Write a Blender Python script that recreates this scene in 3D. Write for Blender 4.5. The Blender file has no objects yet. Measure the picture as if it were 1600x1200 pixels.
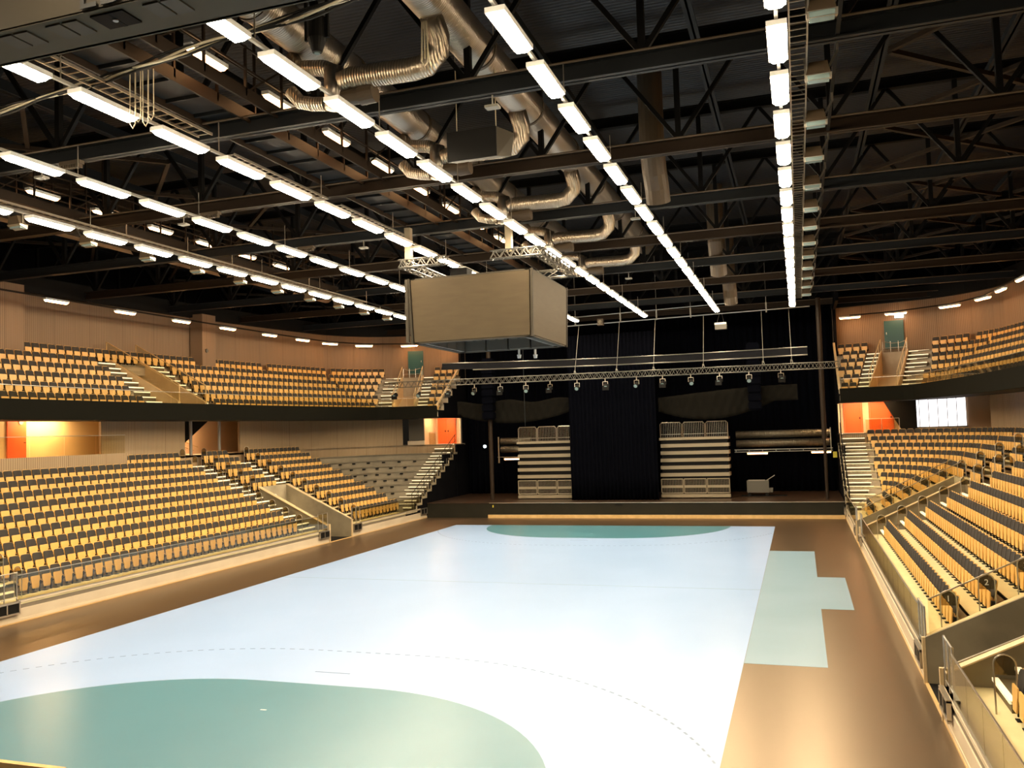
import bpy, math, random
import numpy as np
from mathutils import Vector, Matrix
random.seed(7)
S = bpy.context.scene
COL = S.collection

# ------------------------------------------------------------------ camera
def make_camera():
    px, py, pz = 11.607, -32.737, 6.029
    yaw, pit, rol = -0.3198, 0.05445, -0.03108
    cy, sy, cp, sp = math.cos(yaw), math.sin(yaw), math.cos(pit), math.sin(pit)
    f = Vector((sy*cp, cy*cp, sp)); u0 = Vector((cy, -sy, 0)); v0 = u0.cross(f)
    c, s = math.cos(rol), math.sin(rol)
    u = c*u0 + s*v0; v = -s*u0 + c*v0
    cam = bpy.data.cameras.new('camera'); cam.sensor_width = 36; cam.lens = 1346.29/1600*36
    cam.clip_start = 0.1; cam.clip_end = 300
    o = bpy.data.objects.new('camera', cam); COL.objects.link(o)
    m = Matrix((u, v, -f)).transposed().to_4x4(); m.translation = (px, py, pz)
    o.matrix_world = m; S.camera = o
    return Vector((px, py, pz)), u, v, f
CP, CU, CV, CF = make_camera()

# ------------------------------------------------------------------ world, exposure
W = bpy.data.worlds.new('world'); S.world = W; W.use_nodes = True
W.node_tree.nodes['Background'].inputs[0].default_value = (0.9, 0.75, 0.55, 1)
W.node_tree.nodes['Background'].inputs[1].default_value = 0.01
S.view_settings.view_transform = 'Standard'; S.view_settings.look = 'None'
S.view_settings.gamma = 1; S.view_settings.use_curve_mapping = False
S.view_settings.exposure = 0.06
S.cycles.use_denoising = True
S.cycles.sample_clamp_indirect = 6
S.cycles.max_bounces = 7; S.cycles.diffuse_bounces = 4; S.cycles.glossy_bounces = 3
S.cycles.transparent_max_bounces = 24
S.cycles.caustics_reflective = False; S.cycles.caustics_refractive = False

LAMP = 95.0          # strip lamp radiance
LAMP_COL = (1.0, 0.82, 0.57)
WARM_COL = (1.0, 0.50, 0.20)

# ------------------------------------------------------------------ materials
def mat(name, col, rough=0.6, metal=0.0, spec=0.5, emit=None, estr=0.0):
    m = bpy.data.materials.new(name); m.use_nodes = True
    b = m.node_tree.nodes['Principled BSDF']
    b.inputs['Base Color'].default_value = (*col, 1); b.inputs['Roughness'].default_value = rough
    b.inputs['Metallic'].default_value = metal; b.inputs['Specular IOR Level'].default_value = spec
    if emit: b.inputs['Emission Color'].default_value = (*emit, 1); b.inputs['Emission Strength'].default_value = estr
    return m
def noisy(name, c1, c2, scale=3.0, rough=0.6, metal=0.0, spec=0.5, rr=0.0, bump=0.0, stretch=None, detail=4):
    m = mat(name, c1, rough, metal, spec); nt = m.node_tree; N = nt.nodes; L = nt.links; b = N['Principled BSDF']
    tc = N.new('ShaderNodeTexCoord'); nz = N.new('ShaderNodeTexNoise'); nz.inputs['Scale'].default_value = scale; nz.inputs['Detail'].default_value = detail
    src = tc.outputs['Object']
    if stretch:
        mp = N.new('ShaderNodeMapping'); mp.inputs['Scale'].default_value = stretch; L.new(src, mp.inputs[0]); src = mp.outputs[0]
    L.new(src, nz.inputs['Vector'])
    r = N.new('ShaderNodeValToRGB'); r.color_ramp.elements[0].position = .35; r.color_ramp.elements[1].position = .65
    r.color_ramp.elements[0].color = (*c1, 1); r.color_ramp.elements[1].color = (*c2, 1)
    L.new(nz.outputs['Fac'], r.inputs[0]); L.new(r.outputs[0], b.inputs['Base Color'])
    if rr:
        mr = N.new('ShaderNodeMapRange'); mr.inputs[3].default_value = rough-rr; mr.inputs[4].default_value = rough+rr
        L.new(nz.outputs['Fac'], mr.inputs[0]); L.new(mr.outputs[0], b.inputs['Roughness'])
    if bump:
        bp = N.new('ShaderNodeBump'); bp.inputs['Strength'].default_value = bump; bp.inputs['Distance'].default_value = .02
        L.new(nz.outputs['Fac'], bp.inputs['Height']); L.new(bp.outputs[0], b.inputs['Normal'])
    return m
def slatted(name, c, cd, period=0.12, duty=0.2, rough=0.65, spec=.3, panel=2.4):
    """vertical boards: u of the uv map runs in metres along the wall"""
    m = mat(name, c, rough, 0, spec); nt = m.node_tree; N = nt.nodes; L = nt.links; b = N['Principled BSDF']
    uv = N.new('ShaderNodeUVMap'); sx = N.new('ShaderNodeSeparateXYZ'); L.new(uv.outputs[0], sx.inputs[0])
    def frac_lt(per, d):
        a = N.new('ShaderNodeMath'); a.operation = 'DIVIDE'; a.inputs[1].default_value = per; L.new(sx.outputs[0], a.inputs[0])
        f = N.new('ShaderNodeMath'); f.operation = 'FRACT'; L.new(a.outputs[0], f.inputs[0])
        g = N.new('ShaderNodeMath'); g.operation = 'LESS_THAN'; g.inputs[1].default_value = d; L.new(f.outputs[0], g.inputs[0]); return g
    g1 = frac_lt(period, duty); g2 = frac_lt(panel, .04/panel)
    mx = N.new('ShaderNodeMath'); mx.operation = 'MAXIMUM'; L.new(g1.outputs[0], mx.inputs[0]); L.new(g2.outputs[0], mx.inputs[1])
    nz = N.new('ShaderNodeTexNoise'); nz.inputs['Scale'].default_value = 1.0
    mp = N.new('ShaderNodeMapping'); mp.inputs['Scale'].default_value = (7, .35, 1); L.new(uv.outputs[0], mp.inputs[0]); L.new(mp.outputs[0], nz.inputs['Vector'])
    r = N.new('ShaderNodeMix'); r.data_type = 'RGBA'; r.inputs[6].default_value = (*[x*.86 for x in c], 1); r.inputs[7].default_value = (*[min(1, x*1.12) for x in c], 1)
    L.new(nz.outputs['Fac'], r.inputs[0])
    q = N.new('ShaderNodeMix'); q.data_type = 'RGBA'; q.inputs[7].default_value = (*cd, 1)
    L.new(mx.outputs[0], q.inputs[0]); L.new(r.outputs[2], q.inputs[6]); L.new(q.outputs[2], b.inputs['Base Color'])
    return m
def ribbed(name, c, axis, per, rough, metal, strength=.6):
    m = mat(name, c, rough, metal); nt = m.node_tree; N = nt.nodes; L = nt.links; b = N['Principled BSDF']
    tc = N.new('ShaderNodeTexCoord'); w = N.new('ShaderNodeTexWave'); w.bands_direction = axis; w.inputs['Scale'].default_value = 0.31416/per
    L.new(tc.outputs['Object'], w.inputs['Vector'])
    bp = N.new('ShaderNodeBump'); bp.inputs['Strength'].default_value = strength; bp.inputs['Distance'].default_value = .02
    L.new(w.outputs['Fac'], bp.inputs['Height']); L.new(bp.outputs[0], b.inputs['Normal'])
    return m
def glass(name, tint, gl=.12, rough=.03):
    m = bpy.data.materials.new(name); m.use_nodes = True; nt = m.node_tree; N = nt.nodes; L = nt.links; N.clear()
    o = N.new('ShaderNodeOutputMaterial'); t = N.new('ShaderNodeBsdfTransparent'); g = N.new('ShaderNodeBsdfGlossy'); mx = N.new('ShaderNodeMixShader')
    lw = N.new('ShaderNodeLayerWeight'); lw.inputs[0].default_value = .5
    fr = N.new('ShaderNodeMath'); fr.operation = 'POWER'; fr.inputs[1].default_value = 3.5; L.new(lw.outputs['Facing'], fr.inputs[0])
    mr = N.new('ShaderNodeMapRange'); mr.inputs[3].default_value = gl*.2; mr.inputs[4].default_value = .75
    t.inputs[0].default_value = (*tint, 1); g.inputs['Roughness'].default_value = rough; g.inputs[0].default_value = (.9, .9, .85, 1)
    L.new(fr.outputs[0], mr.inputs[0]); L.new(mr.outputs[0], mx.inputs[0]); L.new(t.outputs[0], mx.inputs[1]); L.new(g.outputs[0], mx.inputs[2]); L.new(mx.outputs[0], o.inputs[0])
    return m

M = {}
M['floor'] = noisy('brown_sport_floor', (.020, .0115, .006), (.025, .014, .0075), .35, .33, 0, 1.0)
_b = M['floor'].node_tree.nodes['Principled BSDF']; _b.inputs['IOR'].default_value = 2.25; _b.inputs['Specular Tint'].default_value = (1, .76, .52, 1)
M['court'] = noisy('pale_blue_court', (.30, .455, .74), (.33, .485, .78), .25, .29, 0, 1.0)
M['court'].node_tree.nodes['Principled BSDF'].inputs['IOR'].default_value = 1.75
M['goalarea'] = noisy('teal_court', (.065, .205, .27), (.08, .225, .29), .25, .29, 0, .9)
M['bench'] = noisy('pale_teal_mat', (.21, .34, .43), (.24, .37, .47), .3, .31, 0, 1.0)
M['line'] = mat('blue_line_paint', (.16, .24, .42), .4)
M['white'] = mat('white_paint', (.8, .8, .78), .5)
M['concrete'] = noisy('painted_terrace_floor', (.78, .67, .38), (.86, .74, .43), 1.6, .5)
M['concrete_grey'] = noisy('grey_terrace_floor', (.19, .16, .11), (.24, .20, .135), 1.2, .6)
M['riser'] = noisy('terrace_riser', (.34, .27, .18), (.40, .32, .22), 1.5, .6)
M['cream'] = noisy('cream_front_panel', (.66, .54, .38), (.72, .60, .43), .8, .45)
M['band'] = mat('grey_front_band', (.22, .18, .13), .5)
M['wood'] = noisy('pine_strip', (.62, .40, .16), (.72, .48, .21), 3, .4, stretch=(1, .2, 1))
M['step'] = noisy('olive_step', (.09, .068, .032), (.12, .09, .045), 1.5, .6)
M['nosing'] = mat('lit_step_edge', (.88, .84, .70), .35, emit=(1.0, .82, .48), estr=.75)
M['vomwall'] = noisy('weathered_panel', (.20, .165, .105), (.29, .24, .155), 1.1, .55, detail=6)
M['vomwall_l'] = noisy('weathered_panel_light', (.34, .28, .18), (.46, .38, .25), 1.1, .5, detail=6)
M['cap'] = noisy('plywood_cap', (.66, .48, .26), (.72, .54, .30), 2, .45)
M['ply'] = noisy('beech_ply', (.76, .44, .125), (.86, .52, .16), 2.5, .38, stretch=(1, 1, .3))
M['pad'] = mat('charcoal_upholstery', (.050, .045, .040), .85, 0, .2)
M['dark'] = mat('black_steel', (.007, .0065, .006), .6, 0, .12)
M['darkbrown'] = mat('dark_painted_steel', (.026, .017, .011), .5, 0, .15)
M['steel_blue'] = mat('dark_grey_blue_steel', (.016, .018, .020), .5, 0, .15)
M['steel'] = mat('brushed_steel', (.55, .50, .42), .3, .9)
M['alu'] = mat('aluminium_truss', (.15, .14, .12), .38, .7)
M['grey'] = mat('grey_plastic', (.28, .26, .22), .5)
M['fascia'] = mat('balcony_fascia_black', (.008, .0075, .005), .8, 0, .05)
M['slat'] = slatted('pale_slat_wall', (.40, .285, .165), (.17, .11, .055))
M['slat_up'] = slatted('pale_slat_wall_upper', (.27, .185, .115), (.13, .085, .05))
M['blackwall'] = noisy('black_wall', (.003, .003, .0045), (.005, .005, .006), .8, .8, 0, .08)
M['deck'] = ribbed('corrugated_roof_deck', (.008, .009, .012), 'Y', .18, .55, .1)
M['duct_y'] = ribbed('spiral_duct', (.42, .37, .31), 'Y', .07, .30, .9)
M['duct_x'] = ribbed('spiral_duct_cross', (.48, .41, .32), 'X', .07, .28, .9)
M['duct_dim'] = ribbed('dull_spiral_duct', (.20, .17, .12), 'X', .12, .42, .7)
M['duct_brown'] = mat('brown_wrapped_duct', (.09, .062, .036), .5)
M['orange'] = mat('orange_red_door', (.78, .13, .025), .45)
M['peach'] = mat('peach_plaster', (.75, .50, .30), .6)
M['yellow'] = mat('warm_yellow_wall', (.85, .60, .28), .6)
M['teal'] = mat('dark_teal_door', (.012, .075, .075), .45)
M['curtain'] = mat('black_molton', (.0016, .0019, .0036), .95, 0, .03)
M['swag'] = mat('charcoal_drape', (.009, .008, .006), .9, 0, .05)
M['stage'] = noisy('stage_face', (.014, .013, .008), (.018, .016, .010), 1, .6, 0, .2)
M['stagefloor'] = noisy('stage_boards', (.035, .020, .012), (.05, .028, .017), 1, .30)
M['screen'] = noisy('unlit_led_screen', (.066, .047, .025), (.074, .054, .029), 6, .6, .0, .2, stretch=(.2, .2, 1))
M['board'] = mat('dark_olive_housing', (.05, .042, .030), .6, 0, .15)
M['board_low'] = mat('grey_olive_underside', (.15, .13, .095), .6, 0, .15)
M['grille'] = mat('dark_grille', (.11, .10, .08), .6)
M['letter'] = mat('black_lettering', (.015, .015, .015), .6)
M['bleacher'] = mat('beige_bleacher_board', (.27, .22, .145), .5)
M['lampglass'] = mat('unlit_floodlight_glass', (.22, .30, .30), .15)
M['cable'] = mat('cream_cable', (.60, .52, .36), .5)
M['glass'] = glass('balustrade_glass', (.80, .78, .66), .25)
M['glass2'] = glass('balcony_glass', (.93, .91, .83), .08)
M['smoke'] = glass('smoked_end_panel', (.62, .57, .45), .3)
M['lamp'] = mat('lamp_diffuser_lit', (.9, .9, .9), .4, emit=LAMP_COL, estr=LAMP)
M['lampwarm'] = mat('warm_lamp_diffuser_lit', (.9, .8, .6), .4, emit=WARM_COL, estr=20)
M['lampwall'] = mat('perimeter_lamp_lit', (.9, .8, .6), .4, emit=(1.0, .46, .17), estr=40)
M['lampstage'] = mat('stage_lamp_lit', (.9, .8, .6), .4, emit=(1.0, .45, .15), estr=16)
M['lampcool'] = mat('cool_sign_lit', (.9, .9, .9), .4, emit=(.75, .95, 1.0), estr=5)
M['lampspot'] = mat('recess_lamp_lit', (.9, .9, .9), .4, emit=(1, .72, .36), estr=60)
M['lamproom_unseen'] = mat('unseen_concourse_lamp_lit', (.9, .8, .6), .4, emit=(1.0, .66, .34), estr=130)  # for the unseen lamps added to brighten the concourse rooms
M['day'] = mat('daylight_window', (.9, .9, .9), .4, emit=(1.0, .97, 1.0), estr=2.2)
M['label'] = mat('yellow_label', (.6, .5, .05), .5)

# ------------------------------------------------------------------ mesh helpers
class MB:
    def __init__(s): s.v = []; s.f = []; s.uv = None
    def add(s, vs, fs):
        n = len(s.v); s.v += [tuple(p) for p in vs]; s.f += [tuple(i+n for i in f) for f in fs]; return s
    def box(s, x0, y0, z0, x1, y1, z1):
        if x0 > x1: x0, x1 = x1, x0
        if y0 > y1: y0, y1 = y1, y0
        if z0 > z1: z0, z1 = z1, z0
        return s.add([(x0,y0,z0),(x1,y0,z0),(x1,y1,z0),(x0,y1,z0),(x0,y0,z1),(x1,y0,z1),(x1,y1,z1),(x0,y1,z1)],
            [(0,3,2,1),(4,5,6,7),(0,1,5,4),(1,2,6,5),(2,3,7,6),(3,0,4,7)])
    def hexa(s, a):   # eight corners, box order
        return s.add(a, [(0,3,2,1),(4,5,6,7),(0,1,5,4),(1,2,6,5),(2,3,7,6),(3,0,4,7)])
    def frame(s, p, q, up=(0,0,1)):
        d = (Vector(q)-Vector(p)).normalized(); u = Vector(up)
        if abs(d.dot(u)) > .98: u = Vector((1,0,0))
        a = d.cross(u).normalized(); b = a.cross(d).normalized(); return d, a, b
    def bar(s, p, q, w, h=None, up=(0,0,1)):
        h = h or w; d, a, b = s.frame(p, q, up); p = Vector(p); q = Vector(q)
        c = [(-1,-1),(1,-1),(1,1),(-1,1)]
        vs = [e + a*(i*w/2) + b*(j*h/2) for e in (p, q) for i, j in c]
        return s.add(vs, [(0,1,2,3),(7,6,5,4),(0,4,5,1),(1,5,6,2),(2,6,7,3),(3,7,4,0)])
    def tube(s, p, q, r, n=8, r2=None):
        d, a, b = s.frame(p, q); p = Vector(p); q = Vector(q); r2 = r if r2 is None else r2
        vs = [e + a*(rr*math.cos(t)) + b*(rr*math.sin(t)) for e, rr in ((p, r), (q, r2)) for t in [2*math.pi*i/n for i in range(n)]]
        fs = [(i, (i+1) % n, n+(i+1) % n, n+i) for i in range(n)] + [tuple(range(n))[::-1], tuple(range(n, 2*n))]
        return s.add(vs, fs)
    def path(s, pts, r, n=8):
        pts = [Vector(p) for p in pts]; rings = []; pa = None
        for i, p in enumerate(pts):
            d = ((pts[min(i+1, len(pts)-1)]-pts[max(i-1, 0)])).normalized()
            if pa is None:
                u = Vector((0,0,1)) if abs(d.z) < .9 else Vector((1,0,0)); a = d.cross(u).normalized()
            else: a = (pa - d*pa.dot(d)).normalized()
            pa = a; b = a.cross(d)
            rings.append([p + a*(r*math.cos(2*math.pi*k/n)) + b*(r*math.sin(2*math.pi*k/n)) for k in range(n)])
        vs = [v for g in rings for v in g]; fs = []
        for i in range(len(pts)-1):
            fs += [(i*n+k, i*n+(k+1) % n, (i+1)*n+(k+1) % n, (i+1)*n+k) for k in range(n)]
        fs += [tuple(range(n))[::-1], tuple(range((len(pts)-1)*n, len(pts)*n))]
        return s.add(vs, fs)
    def prism(s, outline, origin, ax, ay, th):
        """flat outline (2-D points) in the plane ax, ay, thickness vector th"""
        o = Vector(origin); ax = Vector(ax); ay = Vector(ay); th = Vector(th); n = len(outline)
        vs = [o+ax*a+ay*b for a, b in outline] + [o+ax*a+ay*b+th for a, b in outline]
        return s.add(vs, [tuple(range(n))[::-1], tuple(range(n, 2*n))] + [(i, (i+1) % n, n+(i+1) % n, n+i) for i in range(n)])
    def wallstrip(s, pts, z0, z1, th=.15, uvs=True):
        """thick vertical wall along a ground polyline; th outward of the court (along given normals)"""
        u = 0; 
        if s.uv is None: s.uv = []
        for (x0,y0,nx0,ny0), (x1,y1,nx1,ny1) in zip(pts, pts[1:]):
            l = math.hypot(x1-x0, y1-y0)
            a = [(x0,y0,z0),(x1,y1,z0),(x1+nx1*th,y1+ny1*th,z0),(x0+nx0*th,y0+ny0*th,z0)]
            b = [(p[0],p[1],z1) for p in a]
            s.hexa(a+b)
            uvv = [(u,z0),(u+l,z0),(u+l,z0),(u,z0),(u,z1),(u+l,z1),(u+l,z1),(u,z1)]
            for f in [(0,3,2,1),(4,5,6,7),(0,1,5,4),(1,2,6,5),(2,3,7,6),(3,0,4,7)]:
                s.uv += [uvv[i] for i in f]
            u += l
        return s
    def slab(s, inner, outer, z, th=.1):
        """floor strip between two polylines"""
        for (a, b, c, d) in zip(inner, inner[1:], outer[1:], outer):
            q = [(p[0], p[1]) for p in (a, b, c, d)]
            s.hexa([(x, y, z-th) for x, y in q]+[(x, y, z) for x, y in q])
        return s
    def build(s, name, m, parent=None, smooth=False):
        me = bpy.data.meshes.new(name)
        off = parent.location if parent else Vector((0,0,0))
        if parent and parent.parent: off = off + parent.parent.location
        v = np.array([tuple(p) for p in s.v], dtype=np.float32) - np.array(off, dtype=np.float32)
        me.from_pydata(v.tolist(), [], s.f)
        if s.uv:
            l = me.uv_layers.new(name='UVMap'); l.data.foreach_set('uv', np.array(s.uv, dtype=np.float32).ravel())
        me.materials.append(M[m] if isinstance(m, str) else m)
        if smooth: me.shade_smooth(); 
        o = bpy.data.objects.new(name, me); COL.objects.link(o)
        if parent: o.parent = parent
        return o
def tag(o, label, cat, group=None, kind=None):
    if label: o['label'] = label
    if cat: o['category'] = cat
    if group: o['group'] = group
    if kind: o['kind'] = kind
    return o
def thing(name, loc, label, cat, group=None, rz=0):
    o = bpy.data.objects.new(name, None); COL.objects.link(o); o.location = loc; o.rotation_euler[2] = rz
    o.empty_display_size = .2
    return tag(o, label, cat, group)
def struct(o): o['kind'] = 'structure'; return o
def kids(o): return [c for c in KID.get(o.name, [])]
KID = {}
def reg(parent, o): KID.setdefault(parent.name, []).append(o); return o
def copy_tree(o, loc, rz=None, label=None, group=None):
    c = o.copy(); COL.objects.link(c); c.location = loc
    if rz is not None: c.rotation_euler[2] = rz
    if label: c['label'] = label
    if group: c['group'] = group
    for ch in kids(o):
        d = ch.copy(); COL.objects.link(d); d.parent = c
        for g in kids(ch):
            e = g.copy(); COL.objects.link(e); e.parent = d
    return c
def ordn(n):
    w = ['zeroth','first','second','third','fourth','fifth','sixth','seventh','eighth','ninth','tenth','eleventh','twelfth','thirteenth','fourteenth','fifteenth','sixteenth','seventeenth','eighteenth','nineteenth','twentieth']
    if n < len(w): return w[n]
    t = {2:'twenty',3:'thirty',4:'forty'}[n//10]
    return {20:'twentieth',30:'thirtieth',40:'fortieth'}[n] if n % 10 == 0 else t+'-'+w[n % 10]
SIDE = {-1: 'left', 1: 'right'}

def in_view(p, margin=2.5):
    d = Vector(p)-CP; z = d.dot(CF)
    if z < 1: return False
    return abs(d.dot(CU)) < z*800/1346.3+margin and abs(d.dot(CV)) < z*600/1346.3+margin

# ------------------------------------------------------------------ plan curves of the two tiers
def low(s, p, d):
    """lower bowl: p<=21 straight at Y=p, beyond that degrees round the corner; d metres behind the front line"""
    if p <= 21: return (s*(14.05+d), p, s, 0.0)
    t = math.radians(p-21); r = .3+d
    return (s*(13.75+r*math.cos(t)), 21+r*math.sin(t), s*math.cos(t), math.sin(t))
def low_line(s, a, b, d, step=6):
    ps = [a]
    if a < 21: ps.append(min(21, b))
    if b > 21:
        q = max(a, 21)
        n = max(1, int(math.ceil((b-q)/step))); ps += [q+(b-q)*i/n for i in range(1, n+1)]
    out = []
    for p in ps:
        if not out or p > out[-1]: out.append(p)
    return [low(s, p, d) for p in out]
def low_end(d):    # angle at which the row meets x = 14.2
    r = .3+d; return 21+math.degrees(math.acos(min(1, .45/r)))
RG = 130.0; YC = 25.2; PH = math.asin(YC/RG); TE = math.radians(75); RC = 1.2
XG = 20.9-(RG-math.sqrt(RG*RG-YC*YC))
CX, CYY = XG-RC*math.cos(PH), YC-RC*math.sin(PH)
def upp(s, q, d):
    """upper tier: q<=YC gentle arc (q = front Y), next 1.0 the corner, beyond that metres of the end straight"""
    if q <= YC:
        a = math.asin(q/RG); R = RG+d
        return (s*(20.9-RG+R*math.cos(a)), R*math.sin(a), s*math.cos(a), math.sin(a))
    t = PH+(TE-PH)*min(1, q-YC); r = RC+d
    x, y = CX+r*math.cos(t), CYY+r*math.sin(t)
    if q > YC+1: m = q-YC-1; x -= m*math.sin(TE); y += m*math.cos(TE)
    return (s*x, y, s*math.cos(t), math.sin(t))
def upp_end(d):
    x = CX+(RC+d)*math.cos(TE); return YC+1+(x-14.2)/math.sin(TE)
def upp_line(s, a, b, d):
    qs = [a]
    q = math.floor(a)+1
    while q < min(b, YC)-.01: qs.append(q); q += 1.5
    if b > YC:
        if a < YC: qs.append(YC)
        qs += [YC+i/8 for i in range(1, 9) if YC+i/8 > a and YC+i/8 < b]
    qs.append(b)
    return [upp(s, q, d) for q in qs]
def upp_t(s, x, y):   # coordinate along the end straight
    x *= s; ex, ey = CX+RC*math.cos(TE), CYY+RC*math.sin(TE)
    return -(x-ex)*math.sin(TE)+(y-ey)*math.cos(TE)

# ------------------------------------------------------------------ shell
b = MB(); b.box(-14.05, -30, -.2, 14.05, 24.5, 0); struct(b.build('floor', 'floor'))
b = MB(); b.box(-32, -34, 18.3, 32, 36, 18.5); struct(b.build('ceiling', 'deck'))
b = MB(); b.box(-14.5, 33.6, 0, 14.5, 33.9, 18.3); struct(b.build('wall_back', 'blackwall'))
for s in (-1, 1):
    n = SIDE[s]
    # black flank wall of the stage house, above and beside the terrace end
    b = MB(); b.box(s*14.22, 28.2, .9, s*14.42, 33.6, 4.4); b.box(s*14.22, 32.2, 4.4, s*14.42, 33.6, 18.3); b.box(s*14.22, 27.2, 13.9, s*14.42, 33.6, 18.3)
    struct(b.build('wall_stage_'+n, 'blackwall'))
    # upper slatted wall behind the balcony
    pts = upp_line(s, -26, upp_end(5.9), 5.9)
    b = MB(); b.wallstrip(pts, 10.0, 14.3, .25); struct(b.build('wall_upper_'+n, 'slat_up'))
    b = MB(); b.wallstrip(upp_line(s, -26, upp_end(5.9), 5.6), 14.1, 15.0, .3); struct(b.build('trim_upper_'+n, 'dark'))
    # outer wall closing the roof space
    b = MB(); b.box(s*31.7, -34, 10, s*32, 36, 18.3); struct(b.build('wall_outer_'+n, 'blackwall'))
b = MB(); b.box(-32, 35.7, 10, -14.5, 36, 18.3); b.box(14.5, 35.7, 10, 32, 36, 18.3); struct(b.build('wall_far', 'blackwall'))

# ------------------------------------------------------------------ court
ct = thing('handball_court', (0, 0, 0), 'pale blue handball court laid on the brown sports floor', 'court')
b = MB(); b.box(-10, -20, .0005, 10, 20, .004); b.build('court_surface', 'court', ct)
def goal_area(y0, sg):
    b = MB(); pts = []
    for i in range(25): t = math.pi*i/24/2; pts.append((1.5+6*math.cos(t), y0+sg*6*math.sin(t)))
    for i in range(25): t = math.pi/2+math.pi*i/24/2; pts.append((-1.5+6*math.cos(t), y0+sg*6*math.sin(t)))
    if sg < 0: pts = pts[::-1]
    b.prism(pts, (0, 0, .004), (1,0,0), (0,1,0), (0,0,.002)); return b
for y0, sg, tx in ((20, -1, 'teal goal area at the stage end'), (-20, 1, 'teal goal area nearest the viewer')):
    g = goal_area(y0, sg).build('goal_area', 'goalarea', ct); g['label'] = tx
b = MB()
def arc_dash(y0, sg, R):
    # 15 cm dashes, 15 cm gaps, 5 cm line
    L1 = R*math.pi/2; tot = 2*L1+3; n = int(tot/.6)
    def P(u, rr):
        if u < L1: t = u/R; return (1.5+rr*math.cos(t), y0+sg*rr*math.sin(t))
        if u < L1+3: return (1.5-(u-L1), y0+sg*rr)
        t = math.pi/2+(u-L1-3)/R; return (-1.5+rr*math.cos(t), y0+sg*rr*math.sin(t))
    k = 0; u = 0
    while u < tot-.2:
        q = [P(u, R-.025), P(u+.15, R-.025), P(u+.15, R+.025), P(u, R+.025)]
        if all(abs(x) < 9.97 for x, y in q):
            q = q if sg < 0 else q[::-1]
            b.hexa([(x, y, .004) for x, y in q]+[(x, y, .0065) for x, y in q])
        u += .30
arc_dash(-20, 1, 9); arc_dash(20, -1, 9)
b.build('dashed_line', 'line', ct)
b = MB(); b.box(-.5, -13.025, .004, .5, -12.975, .0065); b.box(-.5, 12.975, .004, .5, 13.025, .0065); b.build('seven_metre_line', 'line', ct)
b = MB(); b.box(-.075, -16.025, .006, .075, -15.975, .0085); b.box(-.075, 15.975, .006, .075, 16.025, .0085); b.build('goalkeeper_line', 'white', ct)
b = MB(); b.box(-10, -.02, .004, 10, .02, .0062); b.build('centre_line', 'bench', ct)
bz = MB(); bz.prism([(10.01,-10),(12,-10),(12,-3),(13,-3),(13,3),(12,3),(12,10),(10.01,10)], (0,0,.0005), (1,0,0), (0,1,0), (0,0,.0035))
tag(bz.build('bench_zone_mat', 'bench'), 'pale teal bench zone on the brown floor beside the right sideline', 'floor mat')
b = MB(); b.box(-10, -20.10, 0, -1.5, -19.98, .10); tag(b.build('wooden_plank', 'wood'), 'pale wooden plank lying behind the near goal area, bottom left', 'plank')

# ------------------------------------------------------------------ seats
def seat_parts():
    """facing +X, origin on the tread under the seat back"""
    back = MB(); pad = MB(); seat = MB(); fr = MB()
    # curved ply shell
    ny = 6; rows = [(.34, .17), (.44, .20), (.60, .228), (.78, .232), (.85, .20), (.88, .13)]
    def shell(mb, x0, th, inset=0, zlo=None, zhi=None):
        vs = []; R = [(z, w-inset) for z, w in rows]
        if zlo: R = [(z, w) for z, w in R if z >= zlo]
        if zhi: R[-1] = (zhi, R[-1][1])
        for side in (0, 1):
            for z, w in R:
                for i in range(ny+1):
                    y = -w+2*w*i/ny
                    x = x0-.09*(z-.34)/.5+.045*(y/.22)**2 - (th if side else 0)
                    vs.append((x, y, z))
        m = ny+1; n = len(R)*m; fs = []
        for r in range(len(R)-1):
            for i in range(ny):
                a = r*m+i; fs.append((a, a+1, a+m+1, a+m)); fs.append((n+a, n+a+m, n+a+m+1, n+a+1))
        for i in range(ny):
            a = (len(R)-1)*m+i; fs.append((a, a+1, n+a+1, n+a)); fs.append((i+1, i, n+i, n+i+1))
        for r in range(len(R)-1):
            a = r*m; fs.append((a, a+m, n+a+m, n+a)); a = r*m+ny; fs.append((a+m, a, n+a, n+a+m))
        mb.add(vs, fs)
    shell(back, -.02, .022)
    shell(pad, .006, .022, inset=.012, zlo=.44, zhi=.862)
    # tipped-up seat, waisted outline
    o = [(-.13,.16),(.13,.16),(.155,.25),(.16,.36),(.195,.44),(.20,.56),(.18,.60),(-.18,.60),(-.20,.56),(-.195,.44),(-.16,.36),(-.155,.25)]
    seat.prism(o, (.10, 0, 0), (0,1,0), (-.06,0,1), (.028, 0, .0))
    fr.box(-.03, -.245, .26, .07, -.215, .40); fr.box(-.03, .215, .26, .07, .245, .40)
    fr.box(-.02, -.215, .30, .03, .215, .34); fr.box(-.03, -.03, .06, .03, .03, .30); fr.box(-.10, -.09, 0, .10, .09, .015)
    fr.box(-.02,-.245,.0,.03,-.215,.26)
    return back, pad, seat, fr
SP = seat_parts()
SM = ['ply', 'pad', 'ply', 'dark']
SN = ['backrest', 'upholstery_pad', 'tip_up_seat', 'frame']
seats = []     # (x, y, z, nx, ny, side, tier, row, block, index)
def put_seats(side, tier, row, block, pts, z):
    for i, (x, y, nx, ny) in enumerate(pts): seats.append((x, y, z, nx, ny, side, tier, row, block, i+1))
LZ = lambda k: .72+.42*k              # lower tread heights
LD = lambda k: 1.0+.86*k             # seat line behind front line
UZ = lambda j: 7.66+.58*j
UD = lambda j: 1.0+.85*j
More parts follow.
